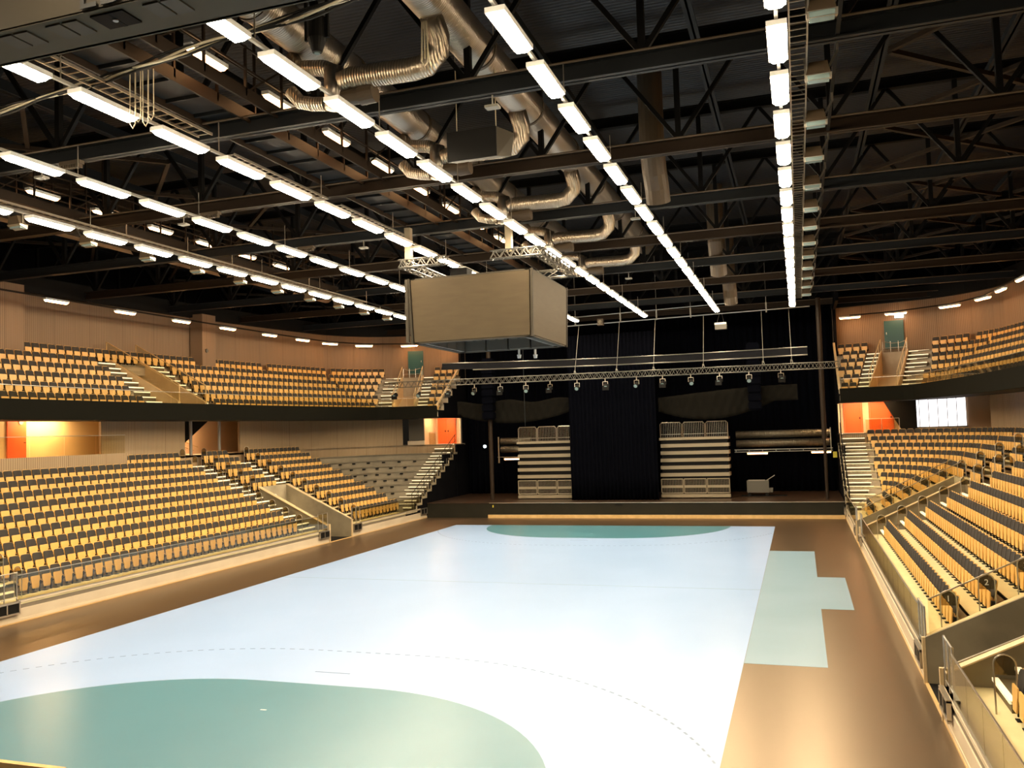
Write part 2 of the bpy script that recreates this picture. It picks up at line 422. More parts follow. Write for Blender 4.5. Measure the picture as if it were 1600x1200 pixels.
for s in (-1, 1):
    for k in range(10):
        n = 36; ys = [-8.75+.5*i for i in range(n)]
        if k == 9: ys = [y for y in ys if y > 4.4]
        put_seats(s, 'lower', k, 'middle block', [low(s, y, LD(k)) for y in ys][::-1], LZ(k))
        if k >= 5:
            put_seats(s, 'lower', k, 'small block over the far gangway', [low(s, 11.25+.5*i, LD(k)) for i in range(5)], LZ(k))
            put_seats(s, 'lower', k, 'small block over the near gangway', [low(s, -11.25-.5*i, LD(k)) for i in range(5)], LZ(k))
        put_seats(s, 'lower', k, 'near end block', [low(s, -15.5-.5*i, LD(k)) for i in range(14)], LZ(k))
        pts = [(s*(14.05+LD(k)), 15.5+.5*i, s, 0.0) for i in range(13 if s < 0 else 11)]
        if s > 0:
            r = .3+LD(k); st = math.degrees(.5/r) if k else 34
            a = st*.6
            while True:
                p = low(s, 21+a, LD(k))
                if p[0] < 16.05 or a > 85: break
                pts.append(p); a += st
        put_seats(s, 'lower', k, 'far block', pts, LZ(k))
    for j in range(6):
        d = UD(j); R = RG+d; da = .52/R
        def gentle(a0, a1):
            a = math.asin(a0/RG)+da/2; out = []
            while a < math.asin(a1/RG)-da/3: out.append(upp(s, RG*math.sin(a), d)); a += da
            return out
        A = gentle(-11, 5.3) if j < 5 else gentle(1.25, 13.2)
        if s > 0: A = gentle(-11, 10.3)
        put_seats(s, 'upper', j, 'near block', A[::-1], UZ(j))
        B = gentle(10.4 if (j < 5 or s > 0) else 14.75, YC)
        t = PH+.26/(RC+d)
        while t < TE:
            q = YC+(t-PH)/(TE-PH); p = upp(s, q, d)
            if upp_t(s, p[0], p[1]) > -1.45: break
            B.append(p); t += .52/(RC+d)
        if j == 5:  # the top row has gaps
            B = [p for i, p in enumerate(B) if i % 13 != 9]
        put_seats(s, 'upper', j, 'long block', B, UZ(j))
        C = []; m = 2.85
        while True:
            p = upp(s, YC+1+m, d)
            if p[0]*s < 14.45: break
            C.append(p); m += .52
        put_seats(s, 'upper', j, 'end block by the stage', C, UZ(j))
def score(t):
    p = Vector(t[:3])+Vector((0,0,.5)); v = CP-p; d = v.length; v.normalize()
    return (.22+abs(v.x*t[3]+v.y*t[4]))/d**2
seats = [t for t in seats if in_view(t[:3])]
order = sorted(seats, key=score, reverse=True)
N_IND = 300
ind, rest = order[:N_IND], order[N_IND:]
proto = thing('flip_seat', (0,0,0), 'x', 'seat')
for mb, m, n in zip(SP, SM, SN): reg(proto, mb.build(n, m, proto, smooth=False))
seen = {}
for i, t in enumerate(ind):
    x, y, z, nx, ny, side, tier, row, block, idx = t
    start = 'gangway wall' if block != 'near end block' else 'far end'
    BN = {"middle block": "from the stage end", "near end block": "past the near gangway", "far block": "past the far gangway", "small block over the far gangway": "over the far gangway", "small block over the near gangway": "over the near gangway", "near block": "left of the balcony opening", "long block": "beyond the balcony opening", "end block by the stage": "nearest the stage"}
    lab = f"ply seat {ordn(idx)} {BN[block]}, {ordn(row+1)} row up, {SIDE[side]} {tier} stand"
    if block in ('near end block', 'small block over the near gangway'):
        pass
    grp = f"tip-up seats of the {SIDE[side]} {tier} stand"
    rz = math.atan2(-ny, -nx)
    if i == 0:
        proto.location = (x, y, z); proto.rotation_euler[2] = rz; proto['label'] = lab; proto['group'] = grp
    else: copy_tree(proto, (x, y, z), rz, lab, grp)
# the remaining seats as one object
def mass_seats():
    V = []; F = []; MI = []; base = 0
    protoV = [np.array(mb.v, dtype=np.float64) for mb in SP]
    for t in rest:
        a = math.atan2(-t[4], -t[3]); c, s_ = math.cos(a), math.sin(a)
        for pi, mb in enumerate(SP):
            v = protoV[pi]
            V.append(np.stack([v[:,0]*c-v[:,1]*s_+t[0], v[:,0]*s_+v[:,1]*c+t[1], v[:,2]+t[2]], 1))
            F += [tuple(i+base for i in f) for f in mb.f]; MI += [[0,1,0,2][pi]]*len(mb.f)
            base += len(v)
    me = bpy.data.meshes.new('distant_seats'); me.from_pydata(np.concatenate(V).tolist(), [], F)
    for m in ('ply', 'pad', 'dark'): me.materials.append(M[m])
    me.polygons.foreach_set('material_index', MI)
    o = bpy.data.objects.new('distant_seats', me); COL.objects.link(o)
    tag(o, 'rows of distant tip-up seats filling both tiers beyond the nearest ones', 'seats', kind='stuff')
mass_seats()
print('seats', len(seats))

# ------------------------------------------------------------------ lower terraces
VOM = [(-13.5, -10.9), (10.9, 13.5)]
NEAR_Y = -26
for s in (-1, 1):
    n = SIDE[s]
    T = thing('seating_terrace', (s*14.05, 0, 0), f'{n} lower seating terrace of stepped pale floors facing the court', 'terrace')
    for k in range(10):
        tr = MB(); gr = MB(); ri = MB()
        z = LZ(k); d0 = 0 if k == 0 else 1.34+.86*(k-1); d1 = 1.34+.86*k
        if k == 0: d0 = .04
        iv = [(NEAR_Y, -13.5), (-10.9, 10.9), (13.5, None)] if k < 5 else [(NEAR_Y, None)]
        for a, e in iv:
            segs = []
            if e is None:
                segs = [(a, 21.0, 0), (21.0, None, 1)]
            else: segs = [(a, e, 0)]
            for p0, p1, corner in segs:
                q0 = p1 if p1 is not None else low_end(d0+.01)
                q1 = p1 if p1 is not None else low_end(d1)
                if corner:
                    nseg = 14
                    I = [low(s, 21+(q0-21)*i/nseg, d0) for i in range(nseg+1)]; O = [low(s, 21+(q1-21)*i/nseg, d1) for i in range(nseg+1)]
                else: I = low_line(s, p0, q0, d0); O = low_line(s, p0, q1, d1)
                mb = gr if (corner and s < 0) else tr
                mb.slab(I, O, z, .12)
                if k: 
                    if corner: ri2 = gr if s < 0 else ri; ri2.wallstrip(I, z-.42, z-.02, .05)
                    else: ri.wallstrip(I, z-.42, z-.02, .05)
        tr.build('tread_floor', 'concrete', T)
        gr.uv = None
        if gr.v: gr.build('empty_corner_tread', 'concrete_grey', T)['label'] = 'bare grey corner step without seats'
        if ri.v: ri.build('riser', 'riser', T)
    # end wall next to the stage, stepped
    b = MB()
    for k in range(10):
        z = LZ(k); y0 = 21+.3+(0 if k == 0 else 1.34+.86*(k-1)); y1 = 21.3+1.34+.86*k
        if k == 0: y0 = 21
        b.box(s*14.09, y0, 0, s*14.18, y1+.02, z)
    b.box(s*14.09, 30.5, 0, s*14.18, 32.2, 5.1)
    b.build('stepped_end_wall', 'blackwall', T)
    b = MB()
    for k in range(10):
        z = LZ(k); y0 = 21.3+(-.3 if k == 0 else 1.34+.86*(k-1)); y1 = 21.3+1.34+.86*k
        b.box(s*14.04, y0, z-.14, s*14.09, y1+.10, z+.02)
        if k < 9: b.box(s*14.04, y1, z+.02, s*14.09, y1+.12, z+.42)
    b.build('end_wall_edging', 'vomwall_l', T)
    # front wall
    fr = [(NEAR_Y, -13.5), (-10.9, 10.9), (13.5, 24.4)]
    for a, e in fr:
        b = MB(); b.box(s*14.05, a, 0, s*14.20, e, .045); w = b.build('kick_board', 'wood', T)
        b = MB(); b.box(s*14.08, a, .045, s*14.20, e, .46); b.box(s*14.065, a, .045, s*14.20, e, .12); b.build('front_panel', 'cream', T)
        b = MB(); b.box(s*14.11, a, .46, s*14.20, e, .66); b.build('front_band', 'band', T)
        b = MB(); b.box(s*14.07, a, .66, s*14.22, e, .72); b.build('front_edge', 'cream', T)
        g0, g1 = a+(1.15 if a > NEAR_Y else 0), e-(1.15 if e < 24 else 1.0)
        m = max(1, round((g1-g0)/1.5)); 
        for i in range(m):
            u0 = g0+(g1-g0)*i/m; u1 = g0+(g1-g0)*(i+1)/m
            b = MB(); b.box(s*14.10, u0+.01, .70, s*14.115, u1-.01, 1.60); b.build('glass_pane', 'glass', T)
        b = MB(); b.box(s*14.095, g0, 1.59, s*14.12, g1, 1.615); b.box(s*14.085, g0, .72, s*14.13, g1, .77); b.build('glass_rail', 'steel', T)
# gangways (openings through the terraces)
for s in (-1, 1):
    for a, e, w in ((-13.5, -10.9, 'near'), (10.9, 13.5, 'far')):
        V = thing('gangway', (s*14.2, (a+e)/2, 0), f'{w} walled gangway cut through the {SIDE[s]} lower terrace', 'gangway')
        for y, o_, nm in ((a, -1, 'side_wall'), (e, 1, 'side_wall')):
            b = MB(); y0, y1 = (y-.04, y+.04)
            x0, x1 = 14.06, 18.6
            zt = lambda x: 1.04+.49*(x-14.2)
            q = [(x0, 0), (x1, 0), (x1, zt(x1)), (x0, 1.03)]
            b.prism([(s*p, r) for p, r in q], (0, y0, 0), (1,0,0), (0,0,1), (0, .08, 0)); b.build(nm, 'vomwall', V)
            b = MB()
            # wide plywood cap on the seat side
            c0, c1 = (y-.36, y+.02) if o_ < 0 else (y-.02, y+.36)
            if o_*(1 if y > 0 else -1) and ((y == a)): c0, c1 = y-.30, y+.03
            else: c0, c1 = y-.03, y+.30
            for px0, px1 in ((14.12, 18.6),):
                b.hexa([(s*px0, c0, zt(px0)), (s*px1, c0, zt(px1)), (s*px1, c1, zt(px1)), (s*px0, c1, zt(px0)),
                        (s*px0, c0, zt(px0)+.03), (s*px1, c0, zt(px1)+.03), (s*px1, c1, zt(px1)+.03), (s*px0, c1, zt(px0)+.03)])
            b.build('sloping_cap', 'cap', V)
            b = MB(); b.box(s*14.03, y-.05, 0, s*14.10, y+.05, 1.05); b.build('end_post', 'cap', V)
            b = MB()
            q = [(14.2, zt(14.2)+.03), (18.5, zt(18.5)+.03), (18.5, zt(18.5)+.85), (14.2, zt(14.2)+.85)]
            gy = y
            if s > 0 and y > -13:
                b.prism([(s*p, r) for p, r in q], (0, gy-.006, 0), (1,0,0), (0,0,1), (0, .012, 0)); b.build('glass_screen', 'glass2', V)
                b = MB(); b.bar((s*14.2, gy, zt(14.2)+.86), (s*18.5, gy, zt(18.5)+.86), .03); b.build('top_rail', 'steel', V)
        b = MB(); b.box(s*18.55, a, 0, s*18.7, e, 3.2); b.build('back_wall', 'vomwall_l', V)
        b = MB(); b.box(s*14.06, a, 0, s*18.6, e, .02); b.build('passage_floor', 'dark', V)
        b = MB(); b.box(s*14.05, a, 0, s*14.12, e, .035); b.build('threshold', 'wood', V)
    # emergency clock / roundel on far back wall
b = MB(); b.tube((-18.54, 12.2, 2.45), (-18.50, 12.2, 2.45), .24, 24); tag(b.build('wall_clock', 'white'), 'round white disc mounted on the back wall of the left far gangway', 'wall clock')
b = MB(); b.box(-18.52, 11.9, 1.95, -18.42, 12.2, 2.08); tag(b.build('gangway_lamp', 'lampspot'), 'small lit lamp below the white disc in the left far gangway', 'lamp')

# small gate boxes and glass gates at the foot of the aisles
def gate_box(s, y0, y1, lab):
    G = thing('aisle_gate', (s*14.05, (y0+y1)/2, 0), lab, 'gate')
    x = 13.98
    b = MB()
    for (a, c) in ((y0, y0+.05), (y1-.05, y1), ((y0+y1)/2-.02, (y0+y1)/2+.02)): b.box(s*x, a, .34, s*(x+.08), c, .72)
    b.box(s*x, y0, .30, s*(x+.08), y1, .36); b.box(s*x, y0, .68, s*(x+.08), y1, .74); b.build('box_frame', 'steel', G)
    b = MB(); b.box(s*(x+.03), y0+.05, .36, s*(x+.07), y1-.05, .68); b.build('dark_panel', 'dark', G)
    b = MB()
    for y in (y0+.02, (y0+y1)/2, y1-.02): b.tube((s*14.13, y, .72), (s*14.13, y, 1.72), .022, 8)
    b.tube((s*14.13, y0, 1.70), (s*14.13, y1, 1.70), .018, 8); b.tube((s*14.13, y0, .84), (s*14.13, y1, .84), .018, 8); b.build('gate_frame', 'steel', G)
    b = MB(); b.box(s*14.125, y0+.05, .86, s*14.135, y1-.05, 1.68); b.build('gate_glass', 'glass', G)
for s in (-1, 1):
    gate_box(s, 9.75, 10.8, f'glass gate over dark box, {SIDE[s]} side, near jamb of the far gangway')
    gate_box(s, 13.6, 14.6, f'glass gate over dark box, {SIDE[s]} side, far jamb of the far gangway')
    gate_box(s, -10.8, -9.75, f'glass gate over dark box, {SIDE[s]} side, far jamb of the near gangway')
    if s > 0: gate_box(s, -14.6, -13.6, 'glass gate over dark box, right side, near jamb of the near gangway')
    gate_box(s, 23.3, 24.35, f'glass gate over dark box, {SIDE[s]} side, at the corner of the stage')

# ------------------------------------------------------------------ aisle stairs
def stair(name, lab, cat, steps, P, w0, w1, mat_step='step'):
    """steps: list of (d_front, d_back, z_top, z_base); P(d, w)->(x,y): plan map, w across the stair"""
    c = P(steps[0][0], (w0+w1)/2)
    T = thing(name, (c[0], c[1], steps[0][3]), lab, cat)
    b = MB(); ns = []
    for d0, d1, z, zb in steps:
        q = [P(d0, w0), P(d0, w1), P(d1, w1), P(d1, w0)]
        if z-zb > .005: b.hexa([(x, y, zb) for x, y in q]+[(x, y, z) for x, y in q])
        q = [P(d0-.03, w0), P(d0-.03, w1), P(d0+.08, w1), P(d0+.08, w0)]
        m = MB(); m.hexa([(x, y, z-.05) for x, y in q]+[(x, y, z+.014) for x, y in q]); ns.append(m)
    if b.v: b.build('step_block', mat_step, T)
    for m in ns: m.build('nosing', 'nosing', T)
    return T
def low_steps(k0, k1):
    st = []
    for k in range(k0, k1):   # half step in front of riser k+1
        dr = 1.34+.86*k
        st.append((dr-.42, dr, LZ(k)+.21, LZ(k))); st.append((dr-.015, dr+.44, LZ(k+1)+.012, LZ(k)+.2))
    return st
for s in (-1, 1):
    P = lambda d, w, s=s: (s*(14.05+d), w)
    for y0, y1, k0, tx in ((9.15, 10.8, 0, 'beside the near wall of the far gangway'), (13.85, 15.1, 0, 'on the far side of the far gangway'),
                           (-10.8, -9.15, 0, 'beside the far wall of the near gangway'), (-15.1, -13.6, 0, 'on the near side of the near gangway')):
        if y0 < -11 and s < 0: continue
        a, c = (y0, y1)
        if y0 == 13.85: a, c = 13.55, 15.1
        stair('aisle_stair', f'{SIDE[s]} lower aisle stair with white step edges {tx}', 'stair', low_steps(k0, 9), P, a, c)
    # stair alongside the stage
    st = []
    for k in range(0, 9):
        dr = 1.34+.86*k; st.append((dr-.43, dr, LZ(k)+.21, LZ(k))); st.append((dr-.015, dr+.43, LZ(k+1)+.012, LZ(k)+.2))
    st.append((9.08-.43, 9.08, 4.5+.33, 4.5)); st.append((9.08, 9.14, 5.16, 4.5))
    P2 = lambda d, w, s=s: (s*w, 21.3+d)
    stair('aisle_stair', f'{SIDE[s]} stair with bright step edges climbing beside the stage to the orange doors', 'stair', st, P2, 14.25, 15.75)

# ------------------------------------------------------------------ row end panels (arched)
def end_panel(loc, yaw, lab, num=None):
    o = thing('row_end_panel', loc, lab, 'row end panel', 'arched row end panels')
    o.rotation_euler[2] = yaw
    w, h, r = .18, .88, .18
    arch = [(-w, 0)] + [(-w, h)] + [(-w*math.cos(math.pi*i/10), h+r*math.sin(math.pi*i/10)) for i in range(1, 10)] + [(w, h), (w, 0)]
    b = MB(); b.path([(a, 0, z) for a, z in arch], .016, 6)
    f = reg(o, b.build('arched_frame', 'steel')); f.parent = o
    top = [(-w, .70), (w, .70), (w, h)] + [(w*math.cos(math.pi*i/10), h+r*math.sin(math.pi*i/10)) for i in range(1, 10)] + [(-w, h)]
    b = MB(); b.prism(top, (0, -.005, 0), (1,0,0), (0,0,1), (0, .01, 0))
    g = reg(o, b.build('number_plate', 'smoke')); g.parent = o
    return o
def text_mesh(txt, size, m, parent, loc, rot, depth=.004):
    c = bpy.data.curves.new('lettering', 'FONT'); c.body = txt; c.size = size; c.extrude = depth; c.align_x = 'CENTER'
    t = bpy.data.objects.new('lettering', c); COL.objects.link(t)
    dg = bpy.context.evaluated_depsgraph_get(); me = bpy.data.meshes.new_from_object(t.evaluated_get(dg))
    bpy.data.objects.remove(t)
    o = bpy.data.objects.new('lettering', me); COL.objects.link(o); me.materials.clear(); me.materials.append(M[m])
    o.location = loc; o.rotation_euler = rot; o.parent = parent; return o
ep0 = None
def rows_of_panels(s, y, k0, k1, tx, off=0):
    global ep0
    for k in range(k0, k1):
        lab = f'arched end panel, {ordn(k+1)} row up, {SIDE[s]} stand, {tx}'
        loc = (s*(14.05+LD(k)-.17), y, LZ(k)); yaw = 0
        if s > 0 and y == -9.06 and k < 3:
            o = end_panel(loc, 0, lab)
            text_mesh(str(k+1), .20, 'white', o, (0, -.012, .80), (math.pi/2, 0, 0))
        elif ep0 is None: ep0 = end_panel(loc, 0, lab)
        else: copy_tree(ep0, loc, 0, lab)
for s in (-1, 1):
    rows_of_panels(s, 9.06, 0, 10, 'near jamb of the far gangway')
    rows_of_panels(s, 15.2, 0, 10, 'far jamb of the far gangway')
    rows_of_panels(s, 10.96, 5, 10, 'aisle side over the far gangway')
    rows_of_panels(s, -9.06, 0, 9, 'far jamb of the near gangway')
    if s > 0:
        rows_of_panels(s, -10.96, 5, 9, 'aisle side over the near gangway')
        rows_of_panels(s, -15.2, 0, 5, 'near jamb of the near gangway')

# ------------------------------------------------------------------ concourse behind lower terraces
for s in (-1, 1):
    n = SIDE[s]; D = 9.08
    b = MB(); b.uv = None
    segs = [(NEAR_Y, 21)]
    # kerb wall from top tread up to concourse floor
    b = MB(); b.wallstrip(low_line(s, NEAR_Y, 21, D), 4.4, 5.16, .12)
    ce = low_end(D); b.wallstrip(low_line(s, 21, ce, D, 5), 4.4, 5.16, .12)
    struct(b.build('wall_kerb_'+n, 'slat'))
    b = MB(); b.wallstrip(low_line(s, NEAR_Y, 4.3, D-.86), 4.5, 5.5, .1); struct(b.build('wall_kerb_front_'+n, 'slat'))
    b = MB(); b.box(s*23.13, NEAR_Y, 5.04, s*27.6, 33, 5.16); 
    b.slab(low_line(s, 21, ce, D, 5), [(s*23.14, 21, 0, 0)]+[(s*23.14, 32.6, 0, 0)]*0 + [ (s*(23.3-(23.3-14.2)*i/max(1, len(low_line(s, 21, ce, D, 5))-1)), 32.6, 0, 0) for i in range(1, len(low_line(s, 21, ce, D, 5)))], 5.16, .12)
    struct(b.build('floor_concourse_'+n, 'riser'))
    # slat walls that shut off the concourse
    if s < 0:
        spans = [(3.4, 9.9, D), (15.2, 21, D), (-26, -6, D)]
        b = MB()
        for a, e, d in spans: b.wallstrip(low_line(s, a, e, d), 5.16, 7.5, .15)
        b.wallstrip(low_line(s, 21, 21+62, D, 5), 5.16, 7.5, .15)
        struct(b.build('wall_lower_left', 'slat'))
    else:
        b = MB(); b.wallstrip(low_line(s, NEAR_Y, 21, D), 5.16, 7.5, .15); b.wallstrip(low_line(s, 21, 44, D, 5), 5.16, 7.5, .15)
        struct(b.build('wall_lower_right', 'slat'))
    # outer wall of the concourse
    b = MB(); b.box(s*25.6, -12, 5.16, s*25.75, 6, 7.5); struct(b.build('wall_foyer_'+n, 'yellow'))
    b = MB(); b.box(s*27.4, 6, 5.16, s*27.55, 33, 7.5); b.box(s*25.6, 5.9, 5.16, s*27.5, 6.0, 7.5); struct(b.build('wall_concourse_'+n, 'peach'))
    if s < 0:
        b = MB(); b.box(-18, 32.0, 5.16, -14.4, 32.15, 7.6); struct(b.build('wall_end_left', 'peach'))
        b = MB(); b.box(-16.6, 29.7, 5.16, -16.45, 32.1, 7.4); struct(b.build('wall_jamb_left', 'peach'))
    else:
        b = MB(); b.box(14.4, 32.0, 5.16, 27.4, 32.15, 7.6); struct(b.build('wall_end_right', 'peach'))
    b = MB(); b.box(s*14.22, 31.75, 5.16, s*14.34, 31.95, 7.25); struct(b.build('trim_jamb_'+n, 'cream'))

# unseen ceiling lamps, added out of sight to light the concourses
def unseen_room_lamp(x0, y0, x1, y1, z, lab, m='lamproom_unseen'):
    T = thing('unseen_concourse_lamp', ((x0+x1)/2, (y0+y1)/2, z), lab, 'lamp')
    b = MB(); b.box(x0, y0, z, x1, y1, z+.04); b.build('diffuser', m, T)
    b = MB(); b.box(x0-.03, y0-.03, z+.04, x1+.03, y1+.03, z+.08); b.build('housing', 'white', T)
unseen_room_lamp(-25.0, -5, -24.8, -3, 7.45, 'unseen ceiling lamp above the far left foyer, nearer one')
unseen_room_lamp(-25.0, .5, -24.8, 3.0, 7.45, 'unseen ceiling lamp above the far left foyer, beside the orange door')
unseen_room_lamp(-26.6, 11.5, -26.4, 15.0, 7.5, 'unseen ceiling lamp of the left concourse behind the two columns')
unseen_room_lamp(-16.0, 30.3, -14.8, 30.5, 7.45, 'unseen ceiling lamp before the orange double doors, left of stage')
unseen_room_lamp(14.8, 30.3, 17.5, 30.5, 7.45, 'unseen ceiling lamp before the orange doors, right of stage')

# doors
def door(nm, x0, x1, y, z0, z1, m, leaves, lab):
    D = bpy.data.objects.new(nm, None); COL.objects.link(D); D.location = ((x0+x1)/2, y, z0); D['kind'] = 'structure'
    w = (x1-x0)/leaves
    for i in range(leaves):
        b = MB(); b.box(x0+i*w+.012, y-.05, z0, x0+(i+1)*w-.012, y, z1); b.build('door_leaf', m, D)
        b = MB(); hx = x0+(i+1)*w-.12 if i == 0 else x0+i*w+.12
        b.tube((hx-.06, y-.10, z0+1.02), (hx+.06, y-.10, z0+1.02), .018, 8); b.box(hx-.02, y-.1, z0+.95, hx+.02, y-.05, z0+1.1); b.build('door_handle', 'dark', D)
    b = MB(); b.box(x0-.07, y-.03, z0, x0, y, z1+.07); b.box(x1, y-.03, z0, x1+.07, y, z1+.07); b.box(x0, y-.03, z1, x1, y, z1+.07); b.build('door_frame', m, D)
    return D
door('door_1', -16.2, -14.75, 31.95, 5.16, 7.3, 'orange', 2, '')
door('door_2', 14.65, 15.75, 31.95, 5.16, 7.35, 'orange', 1, '')
door('door_3', 16.3, 17.75, 31.95, 5.16, 7.35, 'orange', 1, '')
# orange door in the left foyer wall
D4 = bpy.data.objects.new('door_4', None); COL.objects.link(D4); D4.location = (-25.58, .4, 5.16); D4['kind'] = 'structure'
b = MB(); b.box(-25.58, -.15, 5.16, -25.52, .95, 7.4); b.build('door_leaf', 'orange', D4)
b = MB(); b.tube((-25.46, .75, 6.2), (-25.46, .87, 6.2), .02, 8); b.build('door_handle', 'dark', D4)
b = MB(); b.tube((-25.52, .62, 7.25), (-25.48, .62, 7.25), .14, 16); tag(b.build('wall_bell', 'grey'), 'round grey bell on the foyer wall above the orange door, far left', 'bell')
D5 = bpy.data.objects.new('door_5', None); COL.objects.link(D5); D5.location = (-27.38, 11, 5.16); D5['kind'] = 'structure'
b = MB(); b.box(-27.40, 10.2, 5.16, -27.34, 11.6, 7.4); b.build('door_leaf', 'orange', D5)
# dark panel opening left corner
b = MB(); x0, x1 = -17.75, -16.45; b.box(x0, 29.55, 5.5, x1, 29.65, 7.2); tag(b.build('dark_wall_panel', 'grille'), 'dark grey panel beside the orange double doors, left of the stage', 'panel')
b = MB(); b.box(-17.85, 29.5, 5.16, -16.4, 29.6, 5.48); tag(b.build('cream_ledge', 'cream'), 'cream ledge under the dark grey panel left of the stage', 'ledge')
# small glass rail in front of orange doors
for s in (-1, 1):
    G = thing('landing_rail', (s*15, 30.4, 5.16), f'glass landing rail in front of the orange doors on the {SIDE[s]}', 'railing')
    xa = 15.8 if s > 0 else 14.35
    b = MB(); 
    for x in (15.85, 16.9, 18.0): b.tube((s*x, 30.55, 5.0), (s*x, 30.55, 6.1), .02, 6)
    b.tube((s*15.85, 30.55, 6.1), (s*18.0, 30.55, 6.1), .02, 6); b.build('rail', 'steel', G)
    b = MB(); b.box(s*15.9, 30.54, 5.16, s*17.95, 30.555, 6.05); b.build('glass_pane', 'glass', G)
    # black handrail beside the stage stair
    H = thing('stair_handrail', (s*14.3, 22, .7), f'black handrail running up the stage side of the {SIDE[s]} corner stair', 'handrail')
    zz = lambda y: .72+(y-22.0)*.488
    for i in range(9): y = 22.4+i*1.02; b = MB(); b.tube((s*14.26, y, max(.7, zz(y)-.1)), (s*14.26, y, zz(y)+.95), .018, 6); b.build('post', 'dark', H)
    b = MB(); b.tube((s*14.26, 22.3, zz(22.3)+.95), (s*14.26, 30.7, zz(30.7)+.95), .022, 6); b.tube((s*14.26, 22.3, zz(22.3)+.5), (s*14.26, 30.7, zz(30.7)+.5), .016, 6); b.build('handrail_bar', 'dark', H)
# daylight window at right
Wn = bpy.data.objects.new('window_1', None); COL.objects.link(Wn); Wn.location = (20.4, 31.9, 5.5); Wn['kind'] = 'structure'
b = MB(); b.box(18.85, 31.95, 5.45, 22.3, 31.98, 7.6); b.build('pane', 'day', Wn)
b = MB()
for i in range(7): x = 18.85+i*.575; b.box(x-.02, 31.86, 5.4, x+.02, 31.95, 7.6)
b.box(18.8, 31.86, 5.35, 22.35, 31.95, 5.45); b.build('window_frame', 'steel', Wn)
b = MB(); b.prism([(17.0,7.6),(19.2,7.6),(19.2,5.16),(18.3,5.16)], (0, 31.4, 0), (1,0,0), (0,0,1), (0,.3,0)); tag(b.build('stair_underside', 'dark'), 'black underside of a stair between the orange doors and bright window, right', 'stair')
# left concourse: dark diagonal stair, columns, foyer rail
b = MB(); b.prism([(9.9,5.2),(11.0,5.5),(14.3,7.5),(12.6,7.5),(9.9,6.5)], (-24.6, 0, 0), (0,1,0), (0,0,1), (-.9,0,0)); tag(b.build('stair_underside', 'dark'), 'black diagonal stair seen in the opening of the left concourse', 'stair')
for y, w in ((10.75, 'left'), (13.45, 'right')):
    b = MB(); b.tube((-23.4, y, 5.16), (-23.4, y, 7.6), .09, 14); tag(b.build('concourse_column', 'grey'), f'grey round column, {w} of the two in the left concourse opening', 'column')
F = thing('foyer_rail', (-23.0, 0, 5.5), 'glass rail on the slatted parapet before the yellow foyer, far left', 'railing')
for i in range(5):
    y0 = -5.6+i*2; b = MB(); b.box(-22.52, y0+.02, 5.5, -22.505, y0+1.98, 6.45); b.build('glass_pane', 'glass2', F)
b = MB(); b.box(-22.54, -5.6, 6.44, -22.49, 4.4, 6.47); b.build('top_rail', 'steel', F)
b = MB(); b.tube((-26.9, 13.0, 6.0), (-26.9, 15.4, 5.4), .025, 8); b.tube((-26.9, 13.6, 6.25), (-26.9, 15.8, 5.6), .025, 8); tag(b.build('concourse_handrail', 'wood'), 'wooden handrails sloping on the peach wall of the left concourse', 'handrail')

# empty left corner: small floor boxes
k_ = 0
for k in range(1, 9):
    r = .3+1.34+.86*(k-1)-.02
    for a in range(14 if k > 2 else 30, 80, max(9, int(62/ (k+1.5)))):
        t = math.radians(a+3*(k % 2)); x = -(13.75+r*math.cos(t)); y = 21+r*math.sin(t)
        if x > -16.0: continue
        k_ += 1
        b = MB(); b.box(-.12, -.03, -.20, .12, .03, -.10)
        o = b.build('riser_vent', 'dark'); o.location = (x+.03*math.cos(t), y-.03*math.sin(t)-.02, LZ(k)-.0); o.rotation_euler[2] = -t+math.pi/2 if False else (math.pi/2 - t)*1.0
        tag(o, f'small dark vent in the bare grey corner steps, {ordn(k)} riser up, {ordn(int(a//5)+1)} position round', 'vent', 'dark vents in the bare corner steps')

